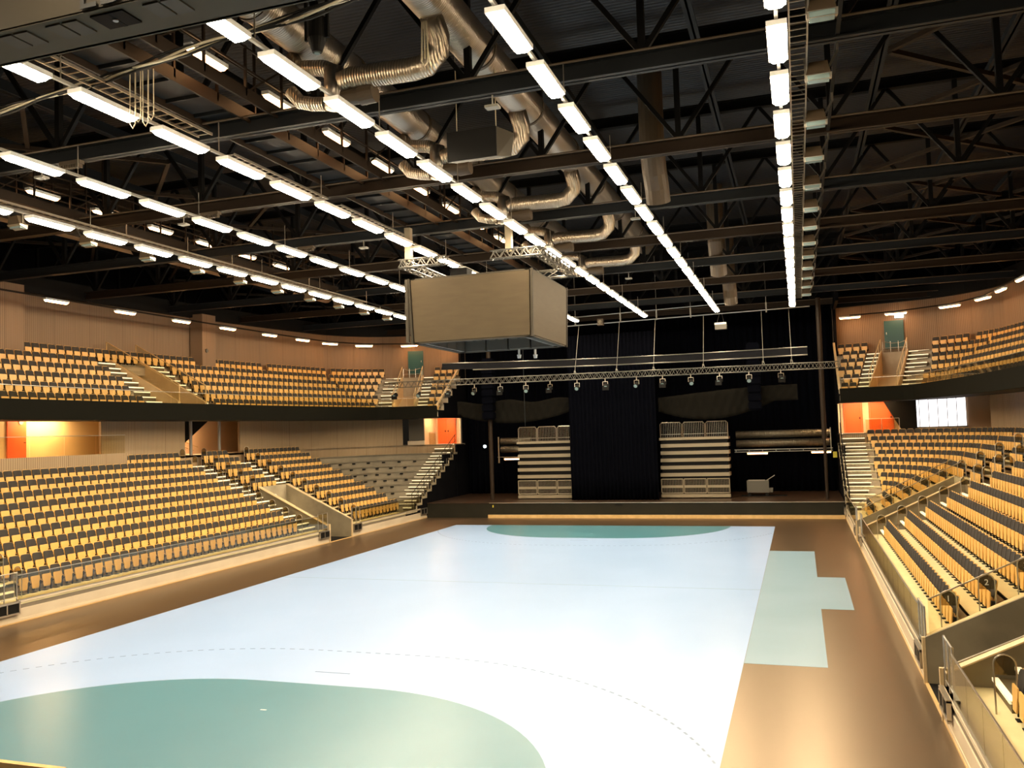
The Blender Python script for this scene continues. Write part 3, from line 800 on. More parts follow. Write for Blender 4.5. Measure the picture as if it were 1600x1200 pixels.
# ------------------------------------------------------------------ upper balconies
UV_M = (6.75, 8.85)            # middle opening of the left balcony, front Y
def inside_far_vom(s, x, y): t = upp_t(s, x, y); return -.02 < t < 1.75
for s in (-1, 1):
    n = SIDE[s]
    T = thing('balcony', (s*20.9, 0, 7.2), f'{n} upper balcony with black fascia and stepped floors', 'balcony')
    E0 = upp_end(0)
    b = MB(); b.wallstrip(upp_line(s, -26, E0, 0), 7.2, 8.12, .2); b.uv = None; b.build('fascia', 'fascia', T)
    b = MB(); b.slab(upp_line(s, -26, YC+1, .1), upp_line(s, -26, YC+1, 2.5), 7.3, .1)
    b.slab([upp(s, YC+1+(upp_end(.1)-YC-1)*i/4, .1) for i in range(5)], [upp(s, YC+1+(upp_end(2.5)-YC-1)*i/4, 2.5) for i in range(5)], 7.3, .1)
    b.build('soffit', 'dark', T)
    def strip(a, e, d0, d1, z, zr):
        if e > YC+1+.001 and a < YC+1: strip(a, YC+1, d0, d1, z, zr); strip(YC+1, e, d0, d1, z, zr); return
        if a >= YC+1:
            e0 = min(e, upp_end(d0)); e1 = min(e, upp_end(d1))
            I = [upp(s, a+(e0-a)*i/4, d0) for i in range(5)]; O = [upp(s, a+(e1-a)*i/4, d1) for i in range(5)]
        else: I = upp_line(s, a, e, d0); O = upp_line(s, a, e, d1)
        tr.slab(I, O, z, .1); ri.wallstrip(I, zr, z-.02, .05)
    for j in range(6):
        tr = MB(); ri = MB()
        z = UZ(j); d0 = .2 if j == 0 else 1.3+.85*(j-1); d1 = 1.3+.85*j
        zr = z-.58 if j else 7.3
        iv = [(-26, UV_M[0]), (UV_M[1], YC+1), (YC+1+1.75, 99)] if (s < 0 and j < 5) else [(-26, YC+1), (YC+1+1.75, 99)]
        if j == 5: iv = [(-26, YC+1), (YC+1+1.9, 99)]
        for a, e in iv: strip(a, e, d0, d1, z, zr)
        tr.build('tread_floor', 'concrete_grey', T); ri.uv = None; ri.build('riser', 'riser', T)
    # glass on the fascia
    qs = []
    q = -12.0
    while q < YC: qs.append((q, min(q+2, YC))); q += 2
    qs += [(YC, YC+.5), (YC+.5, YC+1), (YC+1, YC+2.2), (YC+2.2, E0-.05)]
    for a, e in qs:
        p0, p1 = upp(s, a+.02, .08), upp(s, e-.02, .08)
        b = MB(); b.wallstrip([p0, p1], 8.12, 8.72, .012); b.uv = None; b.build('glass_pane', 'glass2', T)
        b = MB(); b.bar((p0[0], p0[1], 8.73), (p1[0], p1[1], 8.73), .025); b.build('glass_rail', 'steel', T)
    # sloping end wall beside the stage
    b = MB()
    for j in range(6):
        z = UZ(j); y0 = upp(s, upp_end(.2 if j == 0 else 1.3+.85*(j-1)), .2 if j == 0 else 1.3+.85*(j-1))[1]; y1 = upp(s, upp_end(1.3+.85*j), 1.3+.85*j)[1]
        b.box(s*14.12, y0, 7.2, s*14.24, y1, z+.12)
    y_a = upp(s, E0, 0)[1]
    b.build('end_wall', 'blackwall', T)
    b = MB(); b.hexa([(s*14.12, y_a, 8.05), (s*14.26, y_a, 8.05), (s*14.26, y_a+5.0, 11.35), (s*14.12, y_a+5.0, 11.35), (s*14.12, y_a, 8.22), (s*14.26, y_a, 8.22), (s*14.26, y_a+5.0, 11.55), (s*14.12, y_a+5.0, 11.55)]); b.build('end_capping', 'cap', T)
    # far opening (gangway) walls
    e_ = (-math.sin(TE)*s, math.cos(TE)); nn = (math.cos(TE)*s, math.sin(TE))
    ex, ey = upp(s, YC+1, 0)[:2]
    def Q(t, d): return (ex+e_[0]*t+nn[0]*d, ey+e_[1]*t+nn[1]*d)
    V = thing('balcony_gangway', (*Q(.87, .5), 7.3), f'{n} balcony gangway between lit stairs, teal door above it', 'gangway')
    for t0, t1 in ((0, .08), (1.67, 1.75)):
        b = MB(); a0, a1, a2, a3 = Q(t0, .2), Q(t1, .2), Q(t1, 4.9), Q(t0, 4.9)
        b.hexa([(*a0, 7.3), (*a1, 7.3), (*a2, 7.3), (*a3, 7.3), (*a0, 8.2), (*a1, 8.2), (*a2, 10.75), (*a3, 10.75)]); b.build('side_wall', 'cap', V)
        b = MB(); tm = (t0+t1)/2
        b.bar((*Q(tm, .25), 9.0), (*Q(tm, 4.8), 11.5), .045)
        for i in range(6): dd = .3+.9*i; zz_ = 8.2+(dd-.2)*.54; b.bar((*Q(tm, dd), zz_-.1), (*Q(tm, dd), zz_+.82), .03)
        b.build('handrail', 'cap', V)
    b = MB(); a0, a1, a2, a3 = Q(.08, 4.8), Q(1.67, 4.8), Q(1.67, 4.95), Q(.08, 4.95)
    b.hexa([(*p, 9.0) for p in (a0, a1, a2, a3)]+[(*p, 10.6) for p in (a0, a1, a2, a3)]); b.build('inner_wall', 'riser', V)
    b = MB(); a0, a1, a2, a3 = Q(.08, .2), Q(1.67, .2), Q(1.67, 4.9), Q(.08, 4.9)
    b.hexa([(*a0, 7.3), (*a1, 7.3), (*a2, 8.9), (*a3, 8.9), (*a0, 7.5), (*a1, 7.5), (*a2, 9.1), (*a3, 9.1)]); b.build('passage_floor', 'cream', V)
    b = MB(); c_ = Q(.35, .9); b.box(c_[0]-.06, c_[1]-.06, 7.95, c_[0]+.06, c_[1]+.06, 8.0); b.build('floor_lamp', 'lampspot', V)
    # stairs each side of the opening
    st = []
    for j in range(0, 5):
        dr = 1.3+.85*j; st.append((dr-.42, dr, UZ(j)+.29, UZ(j))); st.append((dr-.015, dr+.43, UZ(j+1)+.012, UZ(j)+.28))
    st = [(.35, .4, UZ(0)+.0, UZ(0))]+st
    Pq = lambda d, w: Q(w, d)
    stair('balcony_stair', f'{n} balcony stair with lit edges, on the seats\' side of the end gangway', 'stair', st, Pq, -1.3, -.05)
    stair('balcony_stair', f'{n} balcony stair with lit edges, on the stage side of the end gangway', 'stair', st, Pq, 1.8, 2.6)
    # teal door
    dt0, dt1 = .35, 1.6; dd = 5.78 if True else 5.7
    Dn = bpy.data.objects.new('door_%d' % (6 if s < 0 else 7), None); COL.objects.link(Dn); p = Q(1, dd); Dn.location = (*p, 11.1); Dn['kind'] = 'structure'
    q4 = [Q(dt0, dd), Q(dt1, dd), Q(dt1, dd+.08), Q(dt0, dd+.08)]
    b = MB(); b.hexa([(*c, 10.9) for c in q4]+[(*c, 12.85) for c in q4]); b.build('door_leaf', 'teal', Dn)
    c4 = Q(dt1-.15, dd-.05); b = MB(); b.tube((c4[0], c4[1], 11.9), (c4[0], c4[1], 12.05), .02, 8); b.build('door_handle', 'steel', Dn)
    # landing rail in front of the teal door
    L = thing('landing_guard', (*Q(.8, 5.0), 10.6), f'bright curved guard rail below the teal door, {n} balcony', 'railing')
    b = MB(); b.path([(*Q(.1, 4.9), 11.35), (*Q(.5, 4.75), 11.2), (*Q(1.0, 4.7), 11.2), (*Q(1.5, 4.9), 11.35)], .02, 6); b.path([(*Q(.1, 4.9), 10.9), (*Q(1.6, 4.9), 10.9)], .02, 6); b.build('rail', 'steel', L)
    for t in (.1, .6, 1.1, 1.6): b = MB(); b.tube((*Q(t, 4.9), 10.6), (*Q(t, 4.9), 11.35), .018, 6); b.build('post', 'steel', L)
# exit lamp above the right teal door
ex_p = upp(1, YC+1+.6, 5.75)
b = MB(); b.box(ex_p[0]-.28, ex_p[1]-.12, 13.0, ex_p[0]+.28, ex_p[1]-.02, 13.22); tag(b.build('exit_lamp', 'lampcool'), 'bright white-blue exit lamp above the teal door of the right balcony', 'exit lamp')

# middle gangway of the left balcony
V = thing('balcony_gangway', (-20.5, 7.8, 7.3), 'glazed gangway with wooden parapets in the middle of the left balcony', 'gangway')
for q, w in ((UV_M[0], 0), (UV_M[1], 1)):
    p0, p1 = upp(-1, q, .2), upp(-1, q, 5.5); b = MB(); h = .10
    b.hexa([(p0[0], p0[1]-h, 7.3), (p0[0], p0[1]+h, 7.3), (p1[0], p1[1]+h, 7.3), (p1[0], p1[1]-h, 7.3), (p0[0], p0[1]-h, 8.25), (p0[0], p0[1]+h, 8.25), (p1[0], p1[1]+h, 11.0), (p1[0], p1[1]-h, 11.0)]); b.build('parapet', 'cap', V)
    b = MB(); b.bar((p0[0], p0[1], 9.2), (p1[0], p1[1], 11.9), .04); b.bar((p0[0], p0[1], 8.2), (p0[0], p0[1], 9.2), .04); b.bar((p1[0], p1[1], 11.0), (p1[0], p1[1], 11.9), .04); b.build('handrail', 'wood', V)
    b = MB(); b.add([(p0[0], p0[1]-.006, 8.2), (p0[0], p0[1]+.006, 8.2), (p1[0], p1[1]+.006, 11.0), (p1[0], p1[1]-.006, 11.0), (p0[0], p0[1]-.006, 9.2), (p0[0], p0[1]+.006, 9.2), (p1[0], p1[1]+.006, 11.9), (p1[0], p1[1]-.006, 11.9)], [(0,3,2,1),(4,5,6,7),(0,1,5,4),(1,2,6,5),(2,3,7,6),(3,0,4,7)]); b.build('glass_screen', 'glass2', V)
p0, p1 = upp(-1, UV_M[0], 5.4), upp(-1, UV_M[1], 5.4); b = MB(); b.hexa([(p0[0], p0[1], 7.3), (p1[0], p1[1], 7.3), (p1[0]-.1, p1[1], 7.3), (p0[0]-.1, p0[1], 7.3), (p0[0], p0[1], 10.5), (p1[0], p1[1], 10.5), (p1[0]-.1, p1[1], 10.5), (p0[0]-.1, p0[1], 10.5)]); b.build('inner_wall', 'vomwall', V)
a0, a1, a2, a3 = upp(-1, UV_M[0], .2)[:2], upp(-1, UV_M[1], .2)[:2], upp(-1, UV_M[1], 5.4)[:2], upp(-1, UV_M[0], 5.4)[:2]
b = MB(); b.hexa([(*a0, 7.3), (*a1, 7.3), (*a2, 9.6), (*a3, 9.6), (*a0, 7.5), (*a1, 7.5), (*a2, 9.8), (*a3, 9.8)]); b.build('ramp_floor', 'vomwall', V)
st = [(.35, .4, UZ(0), UZ(0))]
for j in range(0, 5): dr = 1.3+.85*j; st += [(dr-.42, dr, UZ(j)+.29, UZ(j)), (dr-.015, dr+.43, UZ(j+1)+.012, UZ(j)+.28)]
Pu = lambda d, w: upp(-1, w, d)[:2]
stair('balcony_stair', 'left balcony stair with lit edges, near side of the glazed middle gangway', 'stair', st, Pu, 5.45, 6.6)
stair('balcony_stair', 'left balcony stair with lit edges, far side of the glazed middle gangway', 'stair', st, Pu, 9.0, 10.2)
# pilasters on the upper left wall
for ya, yb, tx in ((-5.0, 1.15, 'far left of the picture'), (14.0, 15.35, 'beyond the glazed gangway')):
    p = upp(-1, (ya+yb)/2, 5.75); b = MB(); b.box(p[0]-.2, ya, 10.6, p[0]+.75, yb, 14.3)
    b.uv = []
    for f in b.f: b.uv += [(b.v[i][1], b.v[i][2]) for i in f]
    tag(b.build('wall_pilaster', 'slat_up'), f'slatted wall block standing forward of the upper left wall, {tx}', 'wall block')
b = MB(); p = upp(-1, 14.7, 5.75); b.tube((p[0]+.75, 14.4, 11.9), (p[0]+.82, 14.4, 11.9), .12, 12); tag(b.build('wall_speaker', 'grille'), 'small round speaker on the slatted wall block of the left balcony', 'speaker')

# ------------------------------------------------------------------ stage
ST = thing('stage', (0, 24.5, 0), 'black fronted stage across the far end of the court', 'stage')
b = MB(); b.box(-14.05, 24.5, 0, 14.05, 33.6, 1.0); b.build('stage_front', 'stage', ST)
b = MB(); b.box(-14.05, 24.46, 1.0, 14.05, 33.6, 1.05); b.build('stage_deck', 'stagefloor', ST)
b = MB(); b.box(-9.3, 24.44, 1.0, 14.05, 24.47, 1.055); b.build('deck_edge', 'steel', ST)
b = MB(); b.box(-9.35, 24.30, 0, 14.05, 24.44, .22); tag(b.build('wooden_kickboard', 'wood'), 'long pale wooden board on the floor along the stage front', 'board')
b = MB(); b.box(-9.05, 24.42, .72, -8.98, 24.5, .88); b.build('yellow_latch', 'label', ST)
b = MB(); b.box(-.35, 24.42, .86, .15, 24.5, .93); b.build('grip_slot', 'dark', ST)

def drape(x0, x1, y, z0, z1, name, lab, m='curtain', folds=.28, amp=.10, top=None, bot=None, nn=None):
    b = MB(); n = nn or max(12, int((x1-x0)/folds*4)); vs = []; rows = 7
    for side in (0, .04):
        for r in range(rows+1):
            for i in range(n+1):
                x = x0+(x1-x0)*i/n; u = (x-x0)/(x1-x0)
                zt = top(u) if top else z1; zb = bot(u) if bot else z0
                z = zb+(zt-zb)*r/rows
                yy = y+amp*math.sin(2*math.pi*(x-x0)/folds+.6*math.sin(x*1.7))*(1 if not bot else math.cos(u*9+r*1.1))+side
                vs.append((x, yy, z))
    m_ = n+1; N_ = (rows+1)*m_; fs = []
    for r in range(rows):
        for i in range(n):
            a = r*m_+i; fs.append((a, a+1, a+m_+1, a+m_)); fs.append((N_+a, N_+a+m_, N_+a+m_+1, N_+a+1))
        a = r*m_; fs.append((a+m_, a, N_+a, N_+a+m_)); a = r*m_+n; fs.append((a, a+m_, N_+a+m_, N_+a))
    for i in range(n): fs.append((i+1, i, N_+i, N_+i+1)); a = rows*m_+i; fs.append((a, a+1, N_+a+1, N_+a))
    b.add(vs, fs); return tag(b.build(name, m, smooth=True), lab, 'curtain')
drape(-3.75, 2.38, 26.2, 1.06, 12.6, 'stage_curtain', 'tall black curtain hanging at the middle of the stage between the bleachers')
drape(-14.0, -4.5, 32.9, 1.06, 14.5, 'stage_curtain', 'black backdrop curtain at the left rear of the stage', folds=.5, amp=.12)
drape(-4.2, 14.0, 33.2, 1.06, 14.5, 'stage_curtain', 'black backdrop curtain at the right rear of the stage', folds=.5, amp=.12)
drape(-12.6, -3.9, 27.2, 6.9, 8.4, 'stage_swag', 'charcoal swag drape slung over the left bleacher', 'swag', .6, .10, top=lambda u: 8.35-.25*math.sin(u*math.pi*2.2)**2, bot=lambda u: 7.35-.75*math.sin(math.pi*u)**.8)
drape(2.4, 11.6, 27.2, 6.9, 8.4, 'stage_swag', 'charcoal swag drape slung over the right bleacher', 'swag', .6, .10, top=lambda u: 8.0+.55*math.sin(u*math.pi*.5), bot=lambda u: 7.5-1.1*math.sin(math.pi*min(1, u*1.05+.12))**.9)

# folded bleachers
def bleacher(x0, x1, lab, n):
    B = thing('folded_bleacher', ((x0+x1)/2, 27.6, 1.05), lab, 'bleacher', 'folded bleachers on the stage')
    y = 27.3
    for i in range(5):
        z = 2.55+i*.50; b = MB(); b.box(x0+.02*i, y, z, x1-.0*i, y+1.3, z+.24); b.build('deck_board', 'bleacher', B)
    b = MB(); b.box(x0+.1, y+.12, 1.2, x1-.1, y+1.3, 5.0); b.build('folded_body', 'dark', B)
    b = MB(); b.box(x0, y-.02, 5.05, x1, y+1.3, 5.22); b.build('top_edge', 'bleacher', B)
    b = MB(); b.box(x0, y-.04, 1.12, x1, y+.1, 1.35); b.build('bottom_edge', 'bleacher', B)
    w = (x1-x0)/n
    for i in range(n):
        a, e = x0+i*w+.05, x0+(i+1)*w-.05
        b = MB()
        for z in (1.42, 2.38): b.tube((a, y-.06, z), (e, y-.06, z), .035, 6)
        for x in (a, e): b.tube((x, y-.06, 1.42), (x, y-.06, 2.38), .035, 6)
        b.box(a, y-.07, 1.78, e, y-.04, 1.95)
        for j in range(1, 14): x = a+(e-a)*j/14; b.bar((x, y-.06, 1.42), (x, y-.06, 2.38), .018)
        b.build('lower_guard', 'bleacher', B)
        b = MB()
        b.path([(a, y+.3, 5.2), (a, y+.3, 6.15), (a+.1, y+.3, 6.27), (e-.1, y+.3, 6.27), (e, y+.3, 6.15), (e, y+.3, 5.2)], .03, 6)
        for j in range(1, 12): x = a+(e-a)*j/12; b.bar((x, y+.3, 5.2), (x, y+.3, 6.25), .016)
        b.bar((a, y+.3, 5.45), (e, y+.3, 5.45), .03)
        b.build('upper_guard', 'steel', B)
bleacher(-8.05, -3.6, 'folded beige bleacher stack with guard rails, left of the black curtain', 3)
bleacher(2.35, 7.02, 'folded beige bleacher stack with guard rails, right of the black curtain', 3)

# ducts, lamps and cart at the stage rear
for x0, x1, z, tx in ((7.3, 13.6, 5.25, 'upper of the pair right of the bleachers'), (7.3, 13.6, 4.62, 'lower of the pair right of the bleachers'), (-10.4, -8.0, 5.25, 'upper of the pair left of the bleachers'), (-10.4, -8.0, 4.62, 'lower of the pair left of the bleachers')):
    b = MB(); b.tube((x0, 30.6, z), (x1, 30.6, z), .26, 20); tag(b.build('stage_duct', 'duct_dim', smooth=True), f'silver duct at the stage rear, {tx}', 'duct')
def stage_lamp(x, y, z, L, lab):
    T = thing('stage_lamp', (x, y, z), lab, 'lamp', 'orange lamps at the rear of the stage')
    b = MB(); b.box(x-L/2, y-.06, z-.05, x+L/2, y+.06, z+.05); b.build('diffuser', 'lampstage', T)
    b = MB(); b.box(x-L/2-.05, y-.09, z+.05, x+L/2+.05, y+.09, z+.12); b.build('housing', 'steel', T)
stage_lamp(-9.35, 30.0, 3.88, 1.2, 'orange lit strip lamp left of the bleachers under the duct')
stage_lamp(8.75, 30.0, 3.93, 1.35, 'orange lit strip lamp between bleacher and far right lamp')
stage_lamp(12.95, 30.0, 3.93, 1.25, 'orange lit strip lamp at the far right end of the stage')
b = MB(); b.bar((7.2, 30.0, 4.2), (13.7, 30.0, 4.2), .05); b.bar((7.2, 30.0, 4.05), (13.7, 30.0, 4.05), .04)
for i in range(8): b.bar((7.3+i*.9, 30, 4.05), (7.3+i*.9, 30, 4.2), .03)
b.bar((13.6, 30, 4.2), (13.6, 30, 5.6), .06); tag(b.build('lamp_rail', 'steel'), 'thin steel rail carrying the orange lamps at the right of the stage', 'rail')
b = MB(); b.bar((-10.5, 30.0, 4.05), (-8.0, 30.0, 4.05), .04); b.bar((-10.4, 30, 3.6), (-10.4, 30, 5.6), .08); tag(b.build('lamp_rail', 'steel'), 'thin steel rail carrying the orange lamp at the left of the stage', 'rail')
CT = thing('stage_cart', (8.75, 29.2, 1.05), 'grey green wheeled box cart on the stage right of the bleachers', 'cart')
b = MB(); b.box(8.0, 28.8, 1.3, 9.45, 29.6, 2.1); b.box(9.45, 28.9, 1.3, 9.7, 29.5, 1.6); b.build('box_body', 'grille', CT)
b = MB(); b.bar((9.3, 29.2, 2.1), (9.85, 29.2, 2.45), .05); b.bar((8.1, 29.0, 2.13), (9.2, 29.0, 2.13), .06); b.build('handle', 'grey', CT)
for x in (8.15, 9.3):
    b = MB(); b.tube((x, 28.85, 1.17), (x, 28.95, 1.17), .11, 12); b.build('wheel', 'dark', CT)
b = MB(); b.box(7.6, 28.75, 1.05, 10.6, 29.7, 1.09); tag(b.build('floor_board', 'dark'), 'flat dark board under the grey green cart on the stage', 'board')
b = MB(); b.tube((-11.55, 30, 4.9), (-11.55, 30.05, 4.9), .12, 14); tag(b.build('marker_lamp', 'lampcool'), 'small round white lamp on the black wall left of the stage', 'lamp')
b = MB(); b.box(13.7, 29.9, 3.55, 13.95, 29.95, 3.95); tag(b.build('wall_label', 'label'), 'small yellow sign on black wall at the right edge of the stage', 'sign')
# columns
b = MB(); b.tube((13.1, 26.0, 1.05), (13.1, 26.0, 4.9), .10, 12); b.tube((13.1, 26.0, 4.9), (13.1, 26.0, 14.0), .155, 16); tag(b.build('stage_pole', 'darkbrown'), 'tall brown pole rising at the right edge of the stage', 'pole')
b = MB(); b.tube((-9.95, 27.0, 1.05), (-9.95, 27.0, 13.5), .15, 16); tag(b.build('stage_pole', 'darkbrown'), 'tall brown pole rising at the left of the stage', 'pole')
for x, tx in ((8.9, 'right'), (-9.9, 'left')):
    b = MB(); b.box(x-.35, 26.4, 6.9, x+.35, 26.9, 11.4); 
    for i in range(8): b.box(x-.42, 26.32, 7.0+i*.55, x+.42, 26.98, 7.42+i*.55)
    tag(b.build('speaker_column', 'curtain'), f'hanging black speaker column on the {tx} of the stage', 'speaker')
b = MB(); b.tube((-6.95, 26, 6.3), (-6.95, 26, 14.0), .025, 6); tag(b.build('hanging_cable', 'steel_blue'), 'thin blue grey cable hanging left of the curtain', 'cable')

# front truss with spotlights
def truss(mb, p, q, w, h, n, r=.03, rb=.016):
    p = Vector(p); q = Vector(q); d, a, b_ = mb.frame(p, q)
    c = [(-w/2, -h/2), (w/2, -h/2), (w/2, h/2), (-w/2, h/2)]
    pt = lambda e, i: e + a*c[i % 4][0] + b_*c[i % 4][1]
    for i in range(4): mb.tube(pt(p, i), pt(q, i), r, 6)
    for k in range(n):
        e0 = p.lerp(q, k/n); e1 = p.lerp(q, (k+1)/n); em = p.lerp(q, (k+.5)/n)
        for i in range(4):
            mb.bar(pt(e0, i), pt(em, i+1), rb*2); mb.bar(pt(em, i+1), pt(e1, i), rb*2)
T = thing('lighting_truss', (0, 22, 9.3), 'long silver lattice truss across the stage front carrying spotlights', 'truss')
b = MB(); truss(b, (-15.6, 22, 9.5), (14.0, 22, 9.38), .36, .38, 66, .021, .010); b.build('lattice', 'alu', T)
sp0 = None
def spot(x, z, big, lab):
    global sp0
    o = thing('spotlight', (x, 21.95, z), lab, 'spotlight', 'spotlights under the stage front truss')
    b = MB(); b.tube((0,0,-.02), (0,0,-.22), .03, 8); b.bar((-.16,0,-.24), (.16,0,-.24), .03); b.bar((-.16,0,-.24), (-.16,0,-.5), .025); b.bar((.16,0,-.24), (.16,0,-.5), .025)
    o1 = b.build('yoke', 'steel'); o1.parent = o; reg(o, o1)
    b = MB(); b.tube((0, .12, -.42), (0, -.20, -.62), .12, 14, .15); b.tube((0, .12, -.42), (0, .22, -.36), .10, 12, .05)
    o2 = b.build('lamp_head', 'dark'); o2.parent = o; reg(o, o2)
    b = MB(); b.tube((0, -.195, -.617), (0, -.21, -.626), .12, 14)
    o3 = b.build('lens', 'lampglass'); o3.parent = o; reg(o, o3)
    if big: 
        b = MB(); b.box(-.2, -.24, -.8, .2, -.16, -.5); b.box(.14, -.2, -.6, .24, -.1, -.4); o4 = b.build('barn_door', 'dark'); o4.parent = o; reg(o, o4)
    return o
SX = [-15.13, -13.32, -11.16, -9.2, -7.34, -5.54, -3.86, -2.03, -.16, 1.88, 3.54, 5.3, 7.06, 8.82, 10.69]
a_ = spot(SX[0], 9.28, True, 'stage spotlight, first from the left under the front truss')
b_ = None
for i, x in enumerate(SX[1:]):
    lab = f'stage spotlight, {ordn(i+2)} from the left under the front truss'
    if i % 2 == 0:
        if b_ is None: b_ = spot(x, 9.27, False, lab)
        else: copy_tree(b_, (x, 21.95, 9.26), .3*math.sin(i*2.1), lab)
    else: copy_tree(a_, (x, 21.95, 9.26), .3*math.sin(i*2.1), lab)
# curved double bar with a cloth between
T = thing('rolled_border', (0, 24, 10.5), 'long border cloth slung between two pale tubes above the front truss', 'border cloth')
pA = [(-12.4+24.7*i/24, 24.0, 11.0+.0*i-.14*math.sin(math.pi*i/24)-.012*i) for i in range(25)]
pB = [(-10+22.3*i/24, 23.9, 10.42-.10*math.sin(math.pi*i/24)-.009*i) for i in range(25)]
b = MB(); b.path(pA, .035, 6); b.build('top_tube', 'alu', T); b = MB(); b.path(pB, .045, 6); b.build('bottom_tube', 'alu', T)
b = MB(); vs = [(x, y, z-.03) for x, y, z in pA]+[(x, y-.1, z-.46) for x, y, z in pA]+[(x, y+.03, z-.03) for x, y, z in pA]+[(x, y-.07, z-.46) for x, y, z in pA]
fs = []
for i in range(24): fs += [(25+i, 26+i, i+1, i), (50+i, 51+i, 76+i, 75+i), (i, i+1, 51+i, 50+i), (76+i, 26+i, 25+i, 75+i)]
fs += [(0, 50, 75, 25), (24, 49, 99, 74)]
b.add(vs, fs); b.build('cloth', 'blackwall', T)
# pipe grid above
T = thing('flown_pipe', (0, 26, 13.6), 'double steel pipe flown high in front of the black backdrop', 'pipe')
b = MB(); b.tube((-4.5, 26, 13.28), (12.6, 26, 13.5), .045, 8); b.tube((-4.5, 26, 13.85), (8, 26, 14.1), .03, 8); b.build('pipe', 'steel', T)
b = MB()
for x in (-3.0, .2, 2.7, 5.0, 9.9): b.bar((x, 26, 13.3), (x, 26, 13.95), .09); b.bar((x, 26, 13.9), (x, 26, 18.3), .03)
b.build('pipe_hanger', 'grey', T)
for i, x in enumerate((-2.6, .25, 2.7, 5.9, 9.6, 11.3)):
    b = MB(); b.tube((x, 25.4, 13.3), (x+.05, 23.5, 9.8), .011, 6); b.path([(x+.05, 23.6, 9.95), (x+.12, 23.6, 9.75), (x-.02, 23.6, 9.7), (x, 23.6, 9.95)], .018, 5)
    tag(b.build('suspension_cable', 'grey'), f'{ordn(i+1)} suspension cable from the left between flown pipe and front truss', 'cable')
FL = thing('stage_floodlight', (-1.1, 25.8, 13.3), 'small square floodlight clamped on the flown pipe right of the scoreboard', 'floodlight')
b = MB(); b.box(-1.35, 25.6, 13.15, -.95, 25.96, 13.6); b.build('housing', 'duct_brown', FL); b = MB(); b.tube((-1.15, 25.55, 13.38), (-1.15, 25.6, 13.38), .13, 14); b.build('lens', 'bleacher', FL)
FL = thing('stage_box_light', (7.0, 25.5, 12.6), 'pale topped grey box light hanging left of the bright lamp rows', 'box light')
b = MB(); b.box(6.6, 25.3, 12.62, 7.35, 25.7, 12.75); b.build('top_panel', 'white', FL); b = MB(); b.box(6.62, 25.3, 12.3, 7.38, 25.7, 12.62); b.build('box', 'grille', FL)
b = MB(); b.bar((6.75, 25.5, 12.75), (6.9, 26, 13.42), .02); b.bar((7.2, 25.5, 12.75), (7.05, 26, 13.42), .02); b.build('hanger', 'steel', FL)

# ------------------------------------------------------------------ scoreboard cube
J = thing('scoreboard_cube', (0, 0, 9.5), 'large unlit four sided scoreboard cube hanging above the centre of the court', 'scoreboard')
h0, h1, zb, zt = 2.45, 2.52, 9.5, 12.02
for i, tx in enumerate(('viewer', 'right', 'stage', 'left')):
    R = Matrix.Rotation(i*math.pi/2, 3, 'Z')
    def tr(vs): return [tuple(R @ Vector(v)) for v in vs]
    b = MB(); b.hexa(tr([(-h0+.12, -h0, zb+.06), (h0-.12, -h0, zb+.06), (h0-.12, -h0+.12, zb+.06), (-h0+.12, -h0+.12, zb+.06), (-h1+.12, -h1, zt-.06), (h1-.12, -h1, zt-.06), (h1-.12, -h1+.12, zt-.06), (-h1+.12, -h1+.12, zt-.06)])); b.build('screen', 'screen', J)
    b = MB()
    b.hexa(tr([(-h0+.02, -h0+.02, zb), (h0-.02, -h0+.02, zb), (h0-.02, -h0+.3, zb), (-h0+.02, -h0+.3, zb), (-h0+.02, -h0+.02, zb+.05), (h0-.02, -h0+.02, zb+.05), (h0-.02, -h0+.3, zb+.05), (-h0+.02, -h0+.3, zb+.05)]))
    b.hexa(tr([(-h1+.02, -h1+.02, zt-.05), (h1-.02, -h1+.02, zt-.05), (h1-.02, -h1+.3, zt-.05), (-h1+.02, -h1+.3, zt-.05), (-h1+.02, -h1+.02, zt), (h1-.02, -h1+.02, zt), (h1-.02, -h1+.3, zt), (-h1+.02, -h1+.3, zt)]))
    b.hexa(tr([(-h0-.02, -h0-.02, zb), (-h0+.07, -h0-.02, zb), (-h0+.07, -h0+.07, zb), (-h0-.02, -h0+.07, zb), (-h1-.02, -h1-.02, zt), (-h1+.07, -h1-.02, zt), (-h1+.07, -h1+.07, zt), (-h1-.02, -h1+.07, zt)]))
    b.build('frame', 'board', J)
    # inner cabinets
    for c in range(4):
        a = -1.95+c*1.0
        b = MB(); b.hexa(tr([(a, -2.25, 9.52), (a+.93, -2.25, 9.52), (a+.93, -1.98, 9.52), (a, -1.98, 9.52), (a, -2.25, 10.3), (a+.93, -2.25, 10.3), (a+.93, -1.98, 10.3), (a, -1.98, 10.3)])); b.build('cabinet', 'grille', J)
        b = MB()
        for w in (.15, .55): b.hexa(tr([(a+w, -1.985, 9.95), (a+w+.26, -1.985, 9.95), (a+w+.26, -1.965, 9.95), (a+w, -1.965, 9.95), (a+w, -1.985, 10.0), (a+w+.26, -1.985, 10.0), (a+w+.26, -1.965, 10.0), (a+w, -1.965, 10.0)]))
        b.build('cabinet_slot', 'bleacher', J)
b = MB(); b.box(-2.3, -2.3, 11.7, 2.3, 2.3, 11.75); b.build('top_plate', 'dark', J)
b = MB(); b.box(-2.62, -2.6, 9.55, -2.5, -2.48, 12.0); b.build('corner_fin', 'board', J)
for x, y, tx in ((.4, 2.2, 'left'), (1.0, 2.6, 'right')):
    b = MB(); b.tube((x, y, 9.5), (x, y, 9.25), .05, 8); b.tube((x, y, 9.27), (x, y, 9.12), .10, 12, .07); tag(b.build('dome_camera', 'white'), f'small white dome camera under the scoreboard cube, {tx} one', 'camera')
